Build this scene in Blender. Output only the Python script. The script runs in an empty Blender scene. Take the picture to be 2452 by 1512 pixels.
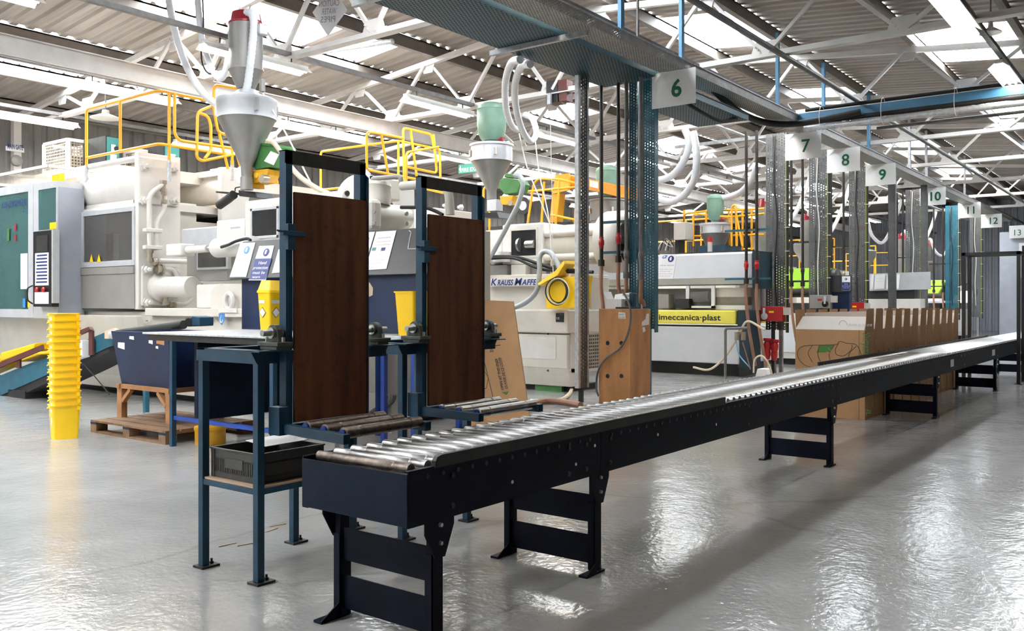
import bpy, bmesh, math, random
from mathutils import Vector, Matrix
random.seed(7)
SC = bpy.context.scene
C = SC.collection
V = Vector
# ---------------------------------------------------------------- camera, sky, exposure
FPX, YAW, EYE = 2130.0, math.radians(37.26), 1.5
cam_data = bpy.data.cameras.new('camera')
cam_data.sensor_width = 36.0
cam_data.lens = FPX / 2452 * 36.0
cam_data.shift_y = -30 / 2452
cam_data.clip_end = 300
cam = bpy.data.objects.new('camera', cam_data)
C.objects.link(cam)
cam.location = (0, 0, EYE)
cam.rotation_euler = (math.pi / 2, 0, YAW - math.pi / 2)
SC.camera = cam
SC.view_settings.view_transform = 'Standard'
SC.view_settings.look = 'None'
SC.view_settings.gamma = 1
SC.view_settings.use_curve_mapping = False
SC.view_settings.exposure = 1.05
SKY = 14.0          # overcast sky seen through the rooflights
TUBE = 24.0        # fluorescent tubes
SC.cycles.max_bounces = 8
SC.cycles.diffuse_bounces = 4
SC.cycles.glossy_bounces = 4
SC.cycles.transmission_bounces = 6
SC.cycles.transparent_max_bounces = 12
SC.cycles.sample_clamp_indirect = 6
SC.cycles.use_denoising = True
SC.cycles.caustics_reflective = False
SC.cycles.caustics_refractive = False
wd = bpy.data.worlds.new('sky')
SC.world = wd
wd.use_nodes = True
bg = wd.node_tree.nodes['Background']
bg.inputs[0].default_value = (0.93, 0.97, 1.0, 1)
bg.inputs[1].default_value = SKY

# ---------------------------------------------------------------- photograph measurements -> places
FW = V((math.cos(YAW), math.sin(YAW), 0)); RT = V((math.sin(YAW), -math.cos(YAW), 0)); EY = V((0, 0, EYE))
def ray(x, y): return FW + RT * ((x - 1226) / FPX) + V((0, 0, (726 - y) / FPX))
def aX(x, y, c):
    d = ray(x, y); return EY + d * (c / d.x)
def aY(x, y, c):
    d = ray(x, y); return EY + d * (c / d.y)
def aZ(x, y, z):
    d = ray(x, y); return EY + d * ((z - EYE) / d.z)

# ---------------------------------------------------------------- mesh helpers
ORG = {}
class MB:
    def __init__(s): s.v = []; s.f = []
    def add(s, vs, fs):
        n = len(s.v); s.v += [tuple(v) for v in vs]; s.f += [tuple(i + n for i in f) for f in fs]; return s
    def box(s, x0, x1, y0, y1, z0, z1):
        return s.add([(x0,y0,z0),(x1,y0,z0),(x1,y1,z0),(x0,y1,z0),(x0,y0,z1),(x1,y0,z1),(x1,y1,z1),(x0,y1,z1)],
                     [(0,3,2,1),(4,5,6,7),(0,1,5,4),(1,2,6,5),(2,3,7,6),(3,0,4,7)])
    def frame(s, c, ux, uy, uz):
        c, ux, uy, uz = V(c), V(ux), V(uy), V(uz)
        P = [c - ux - uy - uz, c + ux - uy - uz, c + ux + uy - uz, c - ux + uy - uz, c - ux - uy + uz, c + ux - uy + uz, c + ux + uy + uz, c - ux + uy + uz]
        return s.add(P, [(0,3,2,1),(4,5,6,7),(0,1,5,4),(1,2,6,5),(2,3,7,6),(3,0,4,7)])
    def bar(s, p, q, w, h, up=(0,0,1)):
        p, q = V(p), V(q); d = q - p; L = d.length; d.normalize(); up = V(up)
        if abs(d.dot(up)) > .98: up = V((1,0,0))
        r = d.cross(up).normalized(); u = r.cross(d)
        return s.frame((p + q) / 2, d * (L / 2), r * (w / 2), u * (h / 2))
    def ring(s, pts, n):
        k = len(pts) // n; base = len(s.v); s.v += [tuple(p) for p in pts]
        for i in range(k - 1):
            for j in range(n):
                a = base + i * n + j; b = base + i * n + (j + 1) % n
                s.f.append((a, b, b + n, a + n))
        return base, k
    def tube(s, pts, r, n=8, cap=True, closed=False):
        pts = [V(p) for p in pts]; m = len(pts)
        rs = r if isinstance(r, (list, tuple)) else [r] * m
        t0 = (pts[1] - pts[0]).normalized(); up = V((0,0,1)) if abs(t0.z) < .9 else V((1,0,0))
        u = t0.cross(up).normalized(); out = []
        for i, p in enumerate(pts):
            t = (pts[min(i + 1, m - 1)] - pts[max(i - 1, 0)]).normalized()
            u = (u - t * u.dot(t)).normalized(); w = t.cross(u)
            out += [p + (u * math.cos(2*math.pi*j/n) + w * math.sin(2*math.pi*j/n)) * rs[i] for j in range(n)]
        b, k = s.ring(out, n)
        if closed:
            for j in range(n): s.f.append((b+(k-1)*n+j, b+(k-1)*n+(j+1)%n, b+(j+1)%n, b+j))
        elif cap:
            s.f.append(tuple(b + j for j in reversed(range(n)))); s.f.append(tuple(b + (k-1)*n + j for j in range(n)))
        return s
    def cyl(s, p, q, r, n=16): return s.tube([p, q], r, n)
    def lathe(s, prof, c, axis=(0,0,1), n=24, cap=True):
        a = V(axis).normalized(); c = V(c); up = V((0,0,1)) if abs(a.z) < .9 else V((1,0,0))
        u = a.cross(up).normalized(); w = a.cross(u)
        out = []
        for r, h in prof: out += [c + a * h + (u * math.cos(2*math.pi*j/n) + w * math.sin(2*math.pi*j/n)) * max(r, 1e-4) for j in range(n)]
        b, k = s.ring(out, n)
        if cap:
            s.f.append(tuple(b + j for j in reversed(range(n)))); s.f.append(tuple(b + (k-1)*n + j for j in range(n)))
        return s
    def prism(s, poly, vec):
        poly = [V(p) for p in poly]; vec = V(vec); n = len(poly)
        return s.add(poly + [p + vec for p in poly], [tuple(reversed(range(n))), tuple(range(n, 2*n))] + [(i, (i+1) % n, (i+1) % n + n, i + n) for i in range(n)])
    def quad(s, a, b, c, d): return s.add([a, b, c, d], [(0,1,2,3)])
def rnd(pts, r=.06, k=4):
    pts = [V(p) for p in pts]; out = [pts[0]]
    for i in range(1, len(pts) - 1):
        a, b, c = pts[i-1], pts[i], pts[i+1]
        d1, d2 = (a - b), (c - b); rr = min(r, d1.length * .45, d2.length * .45)
        p, q = b + d1.normalized() * rr, b + d2.normalized() * rr
        for j in range(k + 1):
            t = j / k; out.append(p * (1-t)**2 + b * 2*t*(1-t) + q * t*t)
    return out + [pts[-1]]
def spline(pts, k=8):
    pts = [V(p) for p in pts]; P = [pts[0]*2 - pts[1]] + pts + [pts[-1]*2 - pts[-2]]; out = []
    for i in range(1, len(P) - 2):
        for j in range(k):
            t = j / k; a, b, c, d = P[i-1], P[i], P[i+1], P[i+2]
            out.append(((b*2) + (c-a)*t + (a*2-b*5+c*4-d)*t*t + (b*3-a-c*3+d)*t**3) * .5)
    return out + [pts[-1]]
def build(mb, name, m, parent=None, sm=0, bev=0, loc=None):
    me = bpy.data.meshes.new(name)
    o = bpy.data.objects.new(name, me); C.objects.link(o)
    if parent is not None: org = ORG[parent.name]; o.parent = parent
    else:
        if loc is None:
            xs = [v[0] for v in mb.v]; ys = [v[1] for v in mb.v]
            loc = ((min(xs)+max(xs))/2, (min(ys)+max(ys))/2, min(v[2] for v in mb.v))
        org = V(loc); o.location = org
    ORG[o.name] = org
    me.from_pydata([(v[0]-org.x, v[1]-org.y, v[2]-org.z) for v in mb.v], [], mb.f)
    bm = bmesh.new(); bm.from_mesh(me); bmesh.ops.recalc_face_normals(bm, faces=bm.faces); bm.to_mesh(me); bm.free()
    me.materials.append(M[m] if isinstance(m, str) else m)
    if sm:
        me.shade_smooth(); me.set_sharp_from_angle(angle=math.radians(sm if sm > 1 else 40))
    if bev:
        b = o.modifiers.new('bevel', 'BEVEL'); b.width = bev; b.segments = 2; b.limit_method = 'ANGLE'; b.angle_limit = math.radians(50)
    return o
def tag(o, label, cat, group=None, kind=None):
    if label: o['label'] = label
    if cat: o['category'] = cat
    if group: o['group'] = group
    if kind: o['kind'] = kind
    return o
def thing(name, label, cat, loc=(0,0,0), group=None):
    o = bpy.data.objects.new(name, None); C.objects.link(o); o.location = loc; o.empty_display_size = .1
    ORG[o.name] = V(loc); return tag(o, label, cat, group)
def solo(mb, name, m, label, cat, group=None, sm=0, bev=0):
    return tag(build(mb, name, m, None, sm, bev), label, cat, group)
def struct(mb, name, m, sm=0, loc=None):
    o = build(mb, name, m, None, sm, 0, loc); o['kind'] = 'structure'; return o
def dup(root, loc, label=None, group=None, rotz=None):
    r = root.copy(); C.objects.link(r); r.location = loc
    if rotz is not None: r.rotation_euler = (0, 0, rotz)
    if label: r['label'] = label
    if group: r['group'] = group
    for ch in list(root.children):
        c = ch.copy(); C.objects.link(c); c.parent = r
        for g in list(ch.children):
            d = g.copy(); C.objects.link(d); d.parent = c
    ORG[r.name] = V(loc)
    return r
def text(s, at, right, up, size, m, parent, width=None, name='lettering', bold=0.0, align='LEFT', space=1.0, shear=0):
    cu = bpy.data.curves.new(name, 'FONT'); cu.body = s; cu.size = size; cu.offset = bold * size; cu.align_x = align
    cu.space_character = space; cu.shear = shear; cu.resolution_u = 3
    t = bpy.data.objects.new(name, cu); C.objects.link(t)
    dg = bpy.context.evaluated_depsgraph_get(); me = bpy.data.meshes.new_from_object(t.evaluated_get(dg))
    bpy.data.objects.remove(t); bpy.data.curves.remove(cu)
    o = bpy.data.objects.new(name, me); C.objects.link(o)
    me.materials.clear(); me.materials.append(M[m])
    right, up = V(right).normalized(), V(up).normalized(); nrm = right.cross(up)
    k = 1.0
    if width and len(me.vertices):
        xs = [v.co.x for v in me.vertices]; k = width / max(1e-6, max(xs) - min(xs))
    org = ORG[parent.name]; at = V(at) + nrm * .002 - org
    me.transform(Matrix(((right.x*k, up.x, nrm.x, at.x), (right.y*k, up.y, nrm.y, at.y), (right.z*k, up.z, nrm.z, at.z), (0,0,0,1))))
    o.parent = parent; ORG[o.name] = org
    return o

# ---------------------------------------------------------------- materials
M = {}
def mat(name, col, rough=.5, metal=0., var=.12, scale=6., bump=0., bscale=60., spec=.5, dirt=0., emit=0., dcol=(.05,.04,.03), coat=0., stretch=None):
    m = bpy.data.materials.new(name); m.use_nodes = True; nt = m.node_tree; N, L = nt.nodes, nt.links
    b = N['Principled BSDF']; b.inputs['Roughness'].default_value = rough; b.inputs['Metallic'].default_value = metal
    b.inputs['Specular IOR Level'].default_value = spec; b.inputs['Coat Weight'].default_value = coat
    tc = N.new('ShaderNodeTexCoord'); col4 = (*col, 1)
    b.inputs['Base Color'].default_value = col4
    if var:
        nz = N.new('ShaderNodeTexNoise'); nz.inputs['Scale'].default_value = scale; nz.inputs['Detail'].default_value = 5
        if stretch:
            mp = N.new('ShaderNodeMapping'); mp.inputs['Scale'].default_value = stretch; L.new(tc.outputs['Object'], mp.inputs['Vector']); L.new(mp.outputs[0], nz.inputs['Vector'])
        else: L.new(tc.outputs['Object'], nz.inputs['Vector'])
        rp = N.new('ShaderNodeValToRGB'); e = rp.color_ramp.elements
        e[0].position = .3; e[1].position = .7
        e[0].color = (*[c * (1 - var) for c in col], 1); e[1].color = (*[min(1, c * (1 + var)) for c in col], 1)
        L.new(nz.outputs['Fac'], rp.inputs['Fac']); out = rp.outputs['Color']
        if dirt:
            n2 = N.new('ShaderNodeTexNoise'); n2.inputs['Scale'].default_value = scale * 3.1; n2.inputs['Detail'].default_value = 8
            L.new(tc.outputs['Object'], n2.inputs['Vector'])
            r2 = N.new('ShaderNodeValToRGB'); r2.color_ramp.elements[0].position = .56; r2.color_ramp.elements[1].position = .72
            r2.color_ramp.elements[1].color = (dirt, dirt, dirt, 1); r2.color_ramp.elements[0].color = (0,0,0,1)
            L.new(n2.outputs['Fac'], r2.inputs['Fac'])
            mx = N.new('ShaderNodeMix'); mx.data_type = 'RGBA'; mx.inputs['B'].default_value = (*dcol, 1)
            L.new(r2.outputs['Color'], mx.inputs['Factor']); L.new(out, mx.inputs['A']); out = mx.outputs['Result']
        L.new(out, b.inputs['Base Color'])
    if bump:
        n3 = N.new('ShaderNodeTexNoise'); n3.inputs['Scale'].default_value = bscale; L.new(tc.outputs['Object'], n3.inputs['Vector'])
        bp = N.new('ShaderNodeBump'); bp.inputs['Strength'].default_value = bump; bp.inputs['Distance'].default_value = .01
        L.new(n3.outputs['Fac'], bp.inputs['Height']); L.new(bp.outputs['Normal'], b.inputs['Normal'])
    if emit:
        b.inputs['Emission Color'].default_value = col4; b.inputs['Emission Strength'].default_value = emit
    M[name] = m; return m
def perf(name, col, ua, va, pu, pv, hu, hv, rough=.4, metal=.6, through=True, stagger=True):
    """punched sheet: slots of hu x hv on a pu x pv grid along two object axes"""
    m = mat(name, col, rough, metal, .18, 9.); nt = m.node_tree; N, L = nt.nodes, nt.links
    tc = N.new('ShaderNodeTexCoord'); sp = N.new('ShaderNodeSeparateXYZ'); L.new(tc.outputs['Object'], sp.inputs[0])
    def mth(op, a, b=None):
        n = N.new('ShaderNodeMath'); n.operation = op
        for i, q in enumerate((a, b)):
            if q is None: continue
            if isinstance(q, (int, float)): n.inputs[i].default_value = q
            else: L.new(q, n.inputs[i])
        return n.outputs[0]
    u = mth('DIVIDE', sp.outputs[ua], pu); v = mth('DIVIDE', sp.outputs[va], pv)
    if stagger: v = mth('ADD', v, mth('MULTIPLY', mth('MODULO', mth('ABSOLUTE', mth('FLOOR', u)), 2.), .5))
    fu, fv = mth('FRACT', u), mth('FRACT', v)
    hole = mth('MULTIPLY', mth('LESS_THAN', mth('ABSOLUTE', mth('SUBTRACT', fu, .5)), hu / 2), mth('LESS_THAN', mth('ABSOLUTE', mth('SUBTRACT', fv, .5)), hv / 2))
    b = N['Principled BSDF']; out = N['Material Output']
    mx = N.new('ShaderNodeMixShader'); L.new(hole, mx.inputs[0]); L.new(b.outputs[0], mx.inputs[1])
    if through: h = N.new('ShaderNodeBsdfTransparent')
    else:
        h = N.new('ShaderNodeBsdfDiffuse'); h.inputs[0].default_value = (*[c * .35 for c in col], 1)
    L.new(h.outputs[0], mx.inputs[2]); L.new(mx.outputs[0], out.inputs[0])
    return m
def glassy(name, tint, trans, rough=.05):
    m = bpy.data.materials.new(name); m.use_nodes = True; N, L = m.node_tree.nodes, m.node_tree.links
    N.remove(N['Principled BSDF']); t = N.new('ShaderNodeBsdfTransparent'); t.inputs[0].default_value = (*tint, 1)
    g = N.new('ShaderNodeBsdfGlossy'); g.inputs['Roughness'].default_value = rough
    d = N.new('ShaderNodeBsdfDiffuse'); d.inputs[0].default_value = (*[c * .5 for c in tint], 1)
    m1 = N.new('ShaderNodeMixShader'); m1.inputs[0].default_value = trans; L.new(d.outputs[0], m1.inputs[1]); L.new(t.outputs[0], m1.inputs[2])
    fr = N.new('ShaderNodeFresnel'); fr.inputs[0].default_value = 1.5
    m2 = N.new('ShaderNodeMixShader'); L.new(fr.outputs[0], m2.inputs[0]); L.new(m1.outputs[0], m2.inputs[1]); L.new(g.outputs[0], m2.inputs[2])
    L.new(m2.outputs[0], N['Material Output'].inputs[0]); M[name] = m; return m

mat('white_paint', (.70,.67,.63), .42, 0, .06, 3., dirt=.12, dcol=(.4,.33,.24))
mat('cream_paint', (.66,.615,.545), .4, 0, .06, 2.5, dirt=.10, dcol=(.4,.32,.22))
mat('cool_white', (.72,.74,.77), .35, 0, .05, 2.)
mat('grey_panel', (.27,.255,.24), .45, .1, .08, 3.)
mat('grey_blue_panel', (.40,.43,.50), .4, .1, .06, 3.)
mat('silver', (.62,.63,.66), .35, .35, .06, 5.)
mat('steel', (.50,.49,.47), .28, .9, .12, 12.)
mat('brushed', (.27,.26,.25), .46, .6, .08, 4.)
mat('roller_bright', (.33,.32,.31), .33, .95, .10, 25., dirt=.2, dcol=(.2,.18,.16))
mat('roller_worn', (.20,.165,.14), .42, .85, .3, 30., dirt=.6, dcol=(.07,.03,.015))
mat('brass', (.38,.33,.26), .38, .7, .1, 9.)
mat('navy', (.004,.006,.015), .45, 0, .35, 4., dirt=.25, dcol=(.010,.008,.007), spec=.12)
mat('blue_paint', (.003,.046,.092), .5, 0, .3, 6., dirt=.5, dcol=(.05,.02,.012))
mat('bright_blue', (.01,.05,.30), .35, 0, .15, 5.)
mat('blue_board', (.003,.014,.055), .45, 0, .3, 3.5, dirt=.25, dcol=(.03,.03,.04))
mat('teal', (.012,.095,.145), .42, 0, .2, 6., dirt=.2, dcol=(.03,.03,.03))
mat('sky_blue', (.06,.22,.39), .4, 0, .1, 5.)
mat('brown_board', (.115,.040,.016), .5, 0, .38, 6., dirt=.35, dcol=(.012,.005,.003), spec=.25, stretch=(2.2, 2.2, .22))
mat('black', (.008,.008,.009), .4, 0, .2, 8.)
mat('black_pipe', (.02,.016,.014), .45, .2, .3, 9., dirt=.3, dcol=(.06,.03,.02))
mat('grey_pipe', (.14,.13,.125), .5, .2, .2, 9.)
mat('rubber', (.012,.012,.012), .7, 0, .2, 9.)
mat('dark_metal', (.03,.03,.03), .5, .4, .25, 8.)
mat('galv', (.34,.345,.35), .42, .65, .25, 14.)
mat('galv_light', (.55,.56,.58), .45, .4, .2, 18.)
mat('yellow_bin', (.96,.60,.006), .35, 0, .05, 4.)
mat('yellow_lid', (.96,.62,.05), .35, 0, .05, 4.)
mat('rail_yellow', (.92,.42,.02), .38, 0, .06, 4.)
mat('orange', (.85,.30,.02), .4, 0, .08, 4.)
mat('drum_yellow', (.72,.36,.015), .35, 0, .15, 4., dirt=.2)
mat('green_paint', (.055,.19,.05), .4, 0, .2, 5., dirt=.15)
mat('loader_green', (.17,.29,.22), .4, 0, .1, 5.)
mat('lime', (.33,.62,.03), .4, 0, .05, 4.)
mat('red', (.40,.012,.015), .35, 0, .1, 5.)
mat('red_lid', (.30,.02,.03), .3, .2, .1, 5.)
mat('paper', (.86,.86,.86), .6, 0, .03, 4.)
mat('sign_white', (.88,.88,.88), .5, 0, .03, 3.)
mat('sign_green', (.0,.115,.055), .5, 0, 0)
mat('ink_blue', (.012,.025,.16), .5, 0, 0)
mat('ink_light_blue', (.05,.22,.55), .5, 0, 0)
mat('ink_black', (.015,.015,.015), .5, 0, 0)
mat('ink_grey', (.42,.42,.44), .5, 0, 0)
mat('ink_red', (.6,.12,.12), .5, 0, 0)
mat('ink_green', (.06,.22,.03), .5, 0, 0)
mat('ink_brown', (.12,.06,.03), .5, 0, 0)
mat('carton', (.47,.265,.125), .7, 0, .06, 6.)
mat('carton_white', (.82,.78,.74), .6, 0, .03, 6.)
mat('wood_box', (.44,.205,.075), .6, 0, .25, 4., stretch=(1.4, 1.4, .35), dirt=.25, dcol=(.2,.08,.03))
mat('pallet_wood', (.20,.115,.062), .75, 0, .3, 7.)
mat('pine', (.36,.175,.075), .7, 0, .2, 6.)
mat('ply_edge', (.55,.40,.27), .7, 0, .12, 5.)
mat('roof_steel', (.66,.63,.60), .5, 0, .1, 3.)
mat('purlin_grey', (.20,.17,.145), .6, 0, .15, 3.)
mat('cladding', (.20,.19,.18), .65, 0, .15, 2.)
mat('hose_clear', (.72,.73,.76), .35, 0, .05, 6.)
mat('hose_grey', (.36,.38,.39), .4, .2, .1, 6.)
mat('hose_cream', (.62,.52,.38), .5, 0, .1, 6.)
mat('hose_brown', (.30,.155,.10), .5, 0, .15, 6.)
mat('cable_white', (.7,.68,.64), .5, 0, 0)
mat('cable_blue', (.2,.42,.62), .5, 0, 0)
mat('cable_yg', (.35,.40,.04), .5, 0, 0)
mat('teal_box', (.03,.19,.18), .4, 0, .06, 5.)
mat('dark_glass', (.03,.03,.03), .1, 0, .2, 3.)
mat('grate', (.22,.20,.17), .6, .2, .1, 5.)
mat('led_red', (1.,.03,.03), .4, 0, 0, emit=4.)
mat('tube_light', (1.,.97,.90), .4, 0, 0, emit=TUBE)
glassy('green_glass', (.30,.74,.72), .70)
glassy('smoke_glass', (.40,.38,.36), .6)
glassy('clear_glass', (.9,.92,.92), .92)
m_ = bpy.data.materials.new('rooflight_sheet'); m_.use_nodes = True; N_, L_ = m_.node_tree.nodes, m_.node_tree.links
N_.remove(N_['Principled BSDF']); t_ = N_.new('ShaderNodeBsdfTransparent'); t_.inputs[0].default_value = (.94,.96,.98,1)
d_ = N_.new('ShaderNodeBsdfTranslucent'); d_.inputs[0].default_value = (.9,.92,.94,1)
x_ = N_.new('ShaderNodeMixShader'); x_.inputs[0].default_value = .25; L_.new(t_.outputs[0], x_.inputs[1]); L_.new(d_.outputs[0], x_.inputs[2]); L_.new(x_.outputs[0], N_['Material Output'].inputs[0]); M['rooflight_sheet'] = m_
perf('perf_teal_yz', (.008,.10,.15), 1, 2, .045, .045, .22, .42, .42, 0.)
perf('perf_teal_xz', (.008,.10,.15), 0, 2, .045, .045, .22, .42, .42, 0.)
perf('perf_galv_yz', (.11,.112,.115), 1, 2, .055, .055, .26, .45, .5, .5)
perf('perf_galv_xz', (.13,.132,.135), 0, 2, .055, .055, .30, .5, .5, .5)
perf('perf_tray', (.012,.045,.062), 0, 1, .05, .05, .55, .30, .5, 0., False)
perf('perf_tray_galv', (.33,.32,.30), 0, 2, .035, .035, .5, .5, .5, .3)
perf('perf_galv_xy', (.30,.29,.27), 0, 1, .04, .04, .5, .5, .5, .2, False)
perf('mesh_xz', (.40,.34,.27), 0, 2, .06, .06, .62, .62, .5, .1, True, False)
perf('mesh_yz', (.40,.34,.27), 1, 2, .06, .06, .62, .62, .5, .1, True, False)
perf('mesh_xy', (.55,.48,.40), 0, 1, .06, .06, .80, .80, .5, .1, True, False)

# painted floor: light grey gloss paint with an uneven skin, wear marks and hairline cracks
def floor_material():
    m = mat('floor_paint', (.40,.405,.405), .22, 0, 0); N, L = m.node_tree.nodes, m.node_tree.links; b = N['Principled BSDF']
    tc = N.new('ShaderNodeTexCoord')
    n1 = N.new('ShaderNodeTexNoise'); n1.inputs['Scale'].default_value = .9; n1.inputs['Detail'].default_value = 6; n1.inputs['Roughness'].default_value = .6
    L.new(tc.outputs['Object'], n1.inputs['Vector'])
    r1 = N.new('ShaderNodeValToRGB'); e = r1.color_ramp.elements; e[0].position = .3; e[0].color = (.33,.325,.32,1); e[1].position = .72; e[1].color = (.42,.415,.41,1)
    L.new(n1.outputs['Fac'], r1.inputs['Fac'])
    n2 = N.new('ShaderNodeTexNoise'); n2.inputs['Scale'].default_value = 34; n2.inputs['Detail'].default_value = 7; L.new(tc.outputs['Object'], n2.inputs['Vector'])
    r2 = N.new('ShaderNodeValToRGB'); r2.color_ramp.elements[0].position = .66; r2.color_ramp.elements[1].position = .74; L.new(n2.outputs['Fac'], r2.inputs['Fac'])
    k2 = N.new('ShaderNodeMath'); k2.operation = 'MULTIPLY'; k2.inputs[1].default_value = .35; L.new(r2.outputs['Color'], k2.inputs[0])
    x1 = N.new('ShaderNodeMix'); x1.data_type = 'RGBA'; x1.inputs['B'].default_value = (.2,.185,.17,1)
    L.new(k2.outputs[0], x1.inputs['Factor']); L.new(r1.outputs['Color'], x1.inputs['A'])
    nw = N.new('ShaderNodeTexNoise'); nw.inputs['Scale'].default_value = 2.2; nw.inputs['Detail'].default_value = 4; L.new(tc.outputs['Object'], nw.inputs['Vector'])
    wv = N.new('ShaderNodeMix'); wv.data_type = 'VECTOR'; wv.inputs['Factor'].default_value = .16; L.new(tc.outputs['Object'], wv.inputs['A']); L.new(nw.outputs['Color'], wv.inputs['B'])
    vo = N.new('ShaderNodeTexVoronoi'); vo.feature = 'DISTANCE_TO_EDGE'; vo.inputs['Scale'].default_value = .17; L.new(wv.outputs['Result'], vo.inputs['Vector'])
    r3 = N.new('ShaderNodeValToRGB'); r3.color_ramp.elements[0].color = (.3,.3,.3,1); r3.color_ramp.elements[0].position = .0; r3.color_ramp.elements[1].color = (0,0,0,1); r3.color_ramp.elements[1].position = .0025
    L.new(vo.outputs['Distance'], r3.inputs['Fac'])
    x2 = N.new('ShaderNodeMix'); x2.data_type = 'RGBA'; x2.inputs['B'].default_value = (.17,.14,.12,1)
    L.new(r3.outputs['Color'], x2.inputs['Factor']); L.new(x1.outputs['Result'], x2.inputs['A']); L.new(x2.outputs['Result'], b.inputs['Base Color'])
    n4 = N.new('ShaderNodeTexNoise'); n4.inputs['Scale'].default_value = 24; n4.inputs['Detail'].default_value = 3; L.new(tc.outputs['Object'], n4.inputs['Vector'])
    n5 = N.new('ShaderNodeTexNoise'); n5.inputs['Scale'].default_value = 3.5; n5.inputs['Detail'].default_value = 3; L.new(tc.outputs['Object'], n5.inputs['Vector'])
    ad = N.new('ShaderNodeMath'); ad.operation = 'MULTIPLY_ADD'; ad.inputs[1].default_value = 2.2; L.new(n5.outputs['Fac'], ad.inputs[0]); L.new(n4.outputs['Fac'], ad.inputs[2])
    bp = N.new('ShaderNodeBump'); bp.inputs['Strength'].default_value = .22; bp.inputs['Distance'].default_value = .012; b.inputs['Specular IOR Level'].default_value = .5
    L.new(ad.outputs[0], bp.inputs['Height']); L.new(bp.outputs['Normal'], b.inputs['Normal'])
    rr = N.new('ShaderNodeMapRange'); rr.inputs['To Min'].default_value = .07; rr.inputs['To Max'].default_value = .17; L.new(n1.outputs['Fac'], rr.inputs['Value']); L.new(rr.outputs[0], b.inputs['Roughness'])
floor_material()
# fibre-cement roof sheet: grey-beige with streaks along the fall
def sheet_material():
    m = mat('roof_sheet', (.40,.36,.32), .75, 0, 0); N, L = m.node_tree.nodes, m.node_tree.links; b = N['Principled BSDF']
    tc = N.new('ShaderNodeTexCoord'); mp = N.new('ShaderNodeMapping'); mp.inputs['Scale'].default_value = (5, .35, 1); L.new(tc.outputs['Object'], mp.inputs['Vector'])
    n = N.new('ShaderNodeTexNoise'); n.inputs['Scale'].default_value = 1.2; n.inputs['Detail'].default_value = 6; L.new(mp.outputs[0], n.inputs['Vector'])
    r = N.new('ShaderNodeValToRGB'); e = r.color_ramp.elements; e[0].position = .3; e[0].color = (.29,.25,.22,1); e[1].position = .7; e[1].color = (.43,.385,.345,1)
    L.new(n.outputs['Fac'], r.inputs['Fac']); L.new(r.outputs['Color'], b.inputs['Base Color'])
sheet_material()

# ---------------------------------------------------------------- the hall
X0, X1, Y0, Y1 = -10.0, 54.0, -7.0, 21.0
RIDGE_Y, RIDGE_Z, SLOPE = 9.0, 7.15, .10
def roof_z(y): return RIDGE_Z - SLOPE * abs(y - RIDGE_Y)
struct(MB().box(X0, X1, Y0, Y1, -.2, 0), 'floor', 'floor_paint', loc=(0,0,0))
def clad_wall(name, p, q, h0, h1, m='cladding'):
    p, q = V(p), V(q); d = q - p; L = d.length; d.normalize(); nrm = V((-d.y, d.x, 0)); mb = MB(); n = int(L / .3); top = []; bot = []
    for i in range(n + 1):
        for t, o in ((0, 0), (.3, 0), (.4, .04), (.9, .04)):
            s = min(L, (i + t) * L / n); bot.append(p + d * s + nrm * o)
    for i in range(len(bot) - 1):
        a, b = bot[i], bot[i+1]
        mb.quad(a + V((0,0,h0)), b + V((0,0,h0)), b + V((0,0,h1)), a + V((0,0,h1)))
    return struct(mb, name, m)
clad_wall('wall_left', (X1, Y1, 0), (X0, Y1, 0), 0, 5.95)
clad_wall('wall_far', (X1, Y0, 0), (X1, Y1, 0), 0, 7.2, 'grey_blue_panel')
clad_wall('wall_right', (X0, Y0, 0), (X1, Y0, 0), 0, 5.6, 'grey_panel')
clad_wall('wall_behind', (X0, Y1, 0), (X0, Y0, 0), 0, 7.2, 'white_paint')  # out of view; white chosen so the wall bounces light onto near faces
PURLINS = [-5.2, -3.3, -1.4, .5, 2.4, 4.2, 6.45, 8.25, 9.75, 10.6, 12.35, 14.15, 16.5, 18.4, 20.6]
BANDS = [Y0] + [-5.2, -3.3, -1.4, .5, 2.4, 4.2, 6.45, 8.25, 9.0, 10.6, 12.35, 14.15, 16.5, 18.4] + [Y1]
LIGHTS = {   # rooflights: band start -> stretches along the hall; near unseen ones added for light
    12.35: [(-8, -4.5), (-2, 2.2), (8.2, 11.6), (12.1, 13.1), (19.2, 21.0), (25.4, 27.9), (32, 34.5), (39, 41.5)],
    16.5: [(-7, -4), (-2, 1), (4.0, 9.3), (13.0, 17.4), (20.2, 22.4), (25.5, 28.5), (33, 36)],
    6.45: [(-8.5, -5), (-2.5, 1.2), (2.6, 5.2), (6.6, 9.6), (10.8, 13.2), (15.6, 18.2), (22.9, 25.1), (32, 35.7), (40, 42)],
    2.4: [(17.9, 20.8), (25.5, 28), (33, 36)],
}
def corr(mb, xa, xb, ya, yb, lift=0.):
    n = max(1, round((xb - xa) / .29)); w = (xb - xa) / n; pr = []
    for i in range(n):
        for t, o in ((0, 0), (.42, 0), (.54, .045), (.88, .045)): pr.append((xa + (i + t) * w, o))
    pr.append((xb, 0)); za, zb = roof_z(ya) + lift, roof_z(yb) + lift; b = len(mb.v)
    for x, o in pr: mb.v += [(x, ya, za + o), (x, yb, zb + o)]
    for i in range(len(pr) - 1): mb.f.append((b + 2*i, b + 2*i + 1, b + 2*i + 3, b + 2*i + 2))
ceil_mb = MB(); wn = 0
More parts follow.
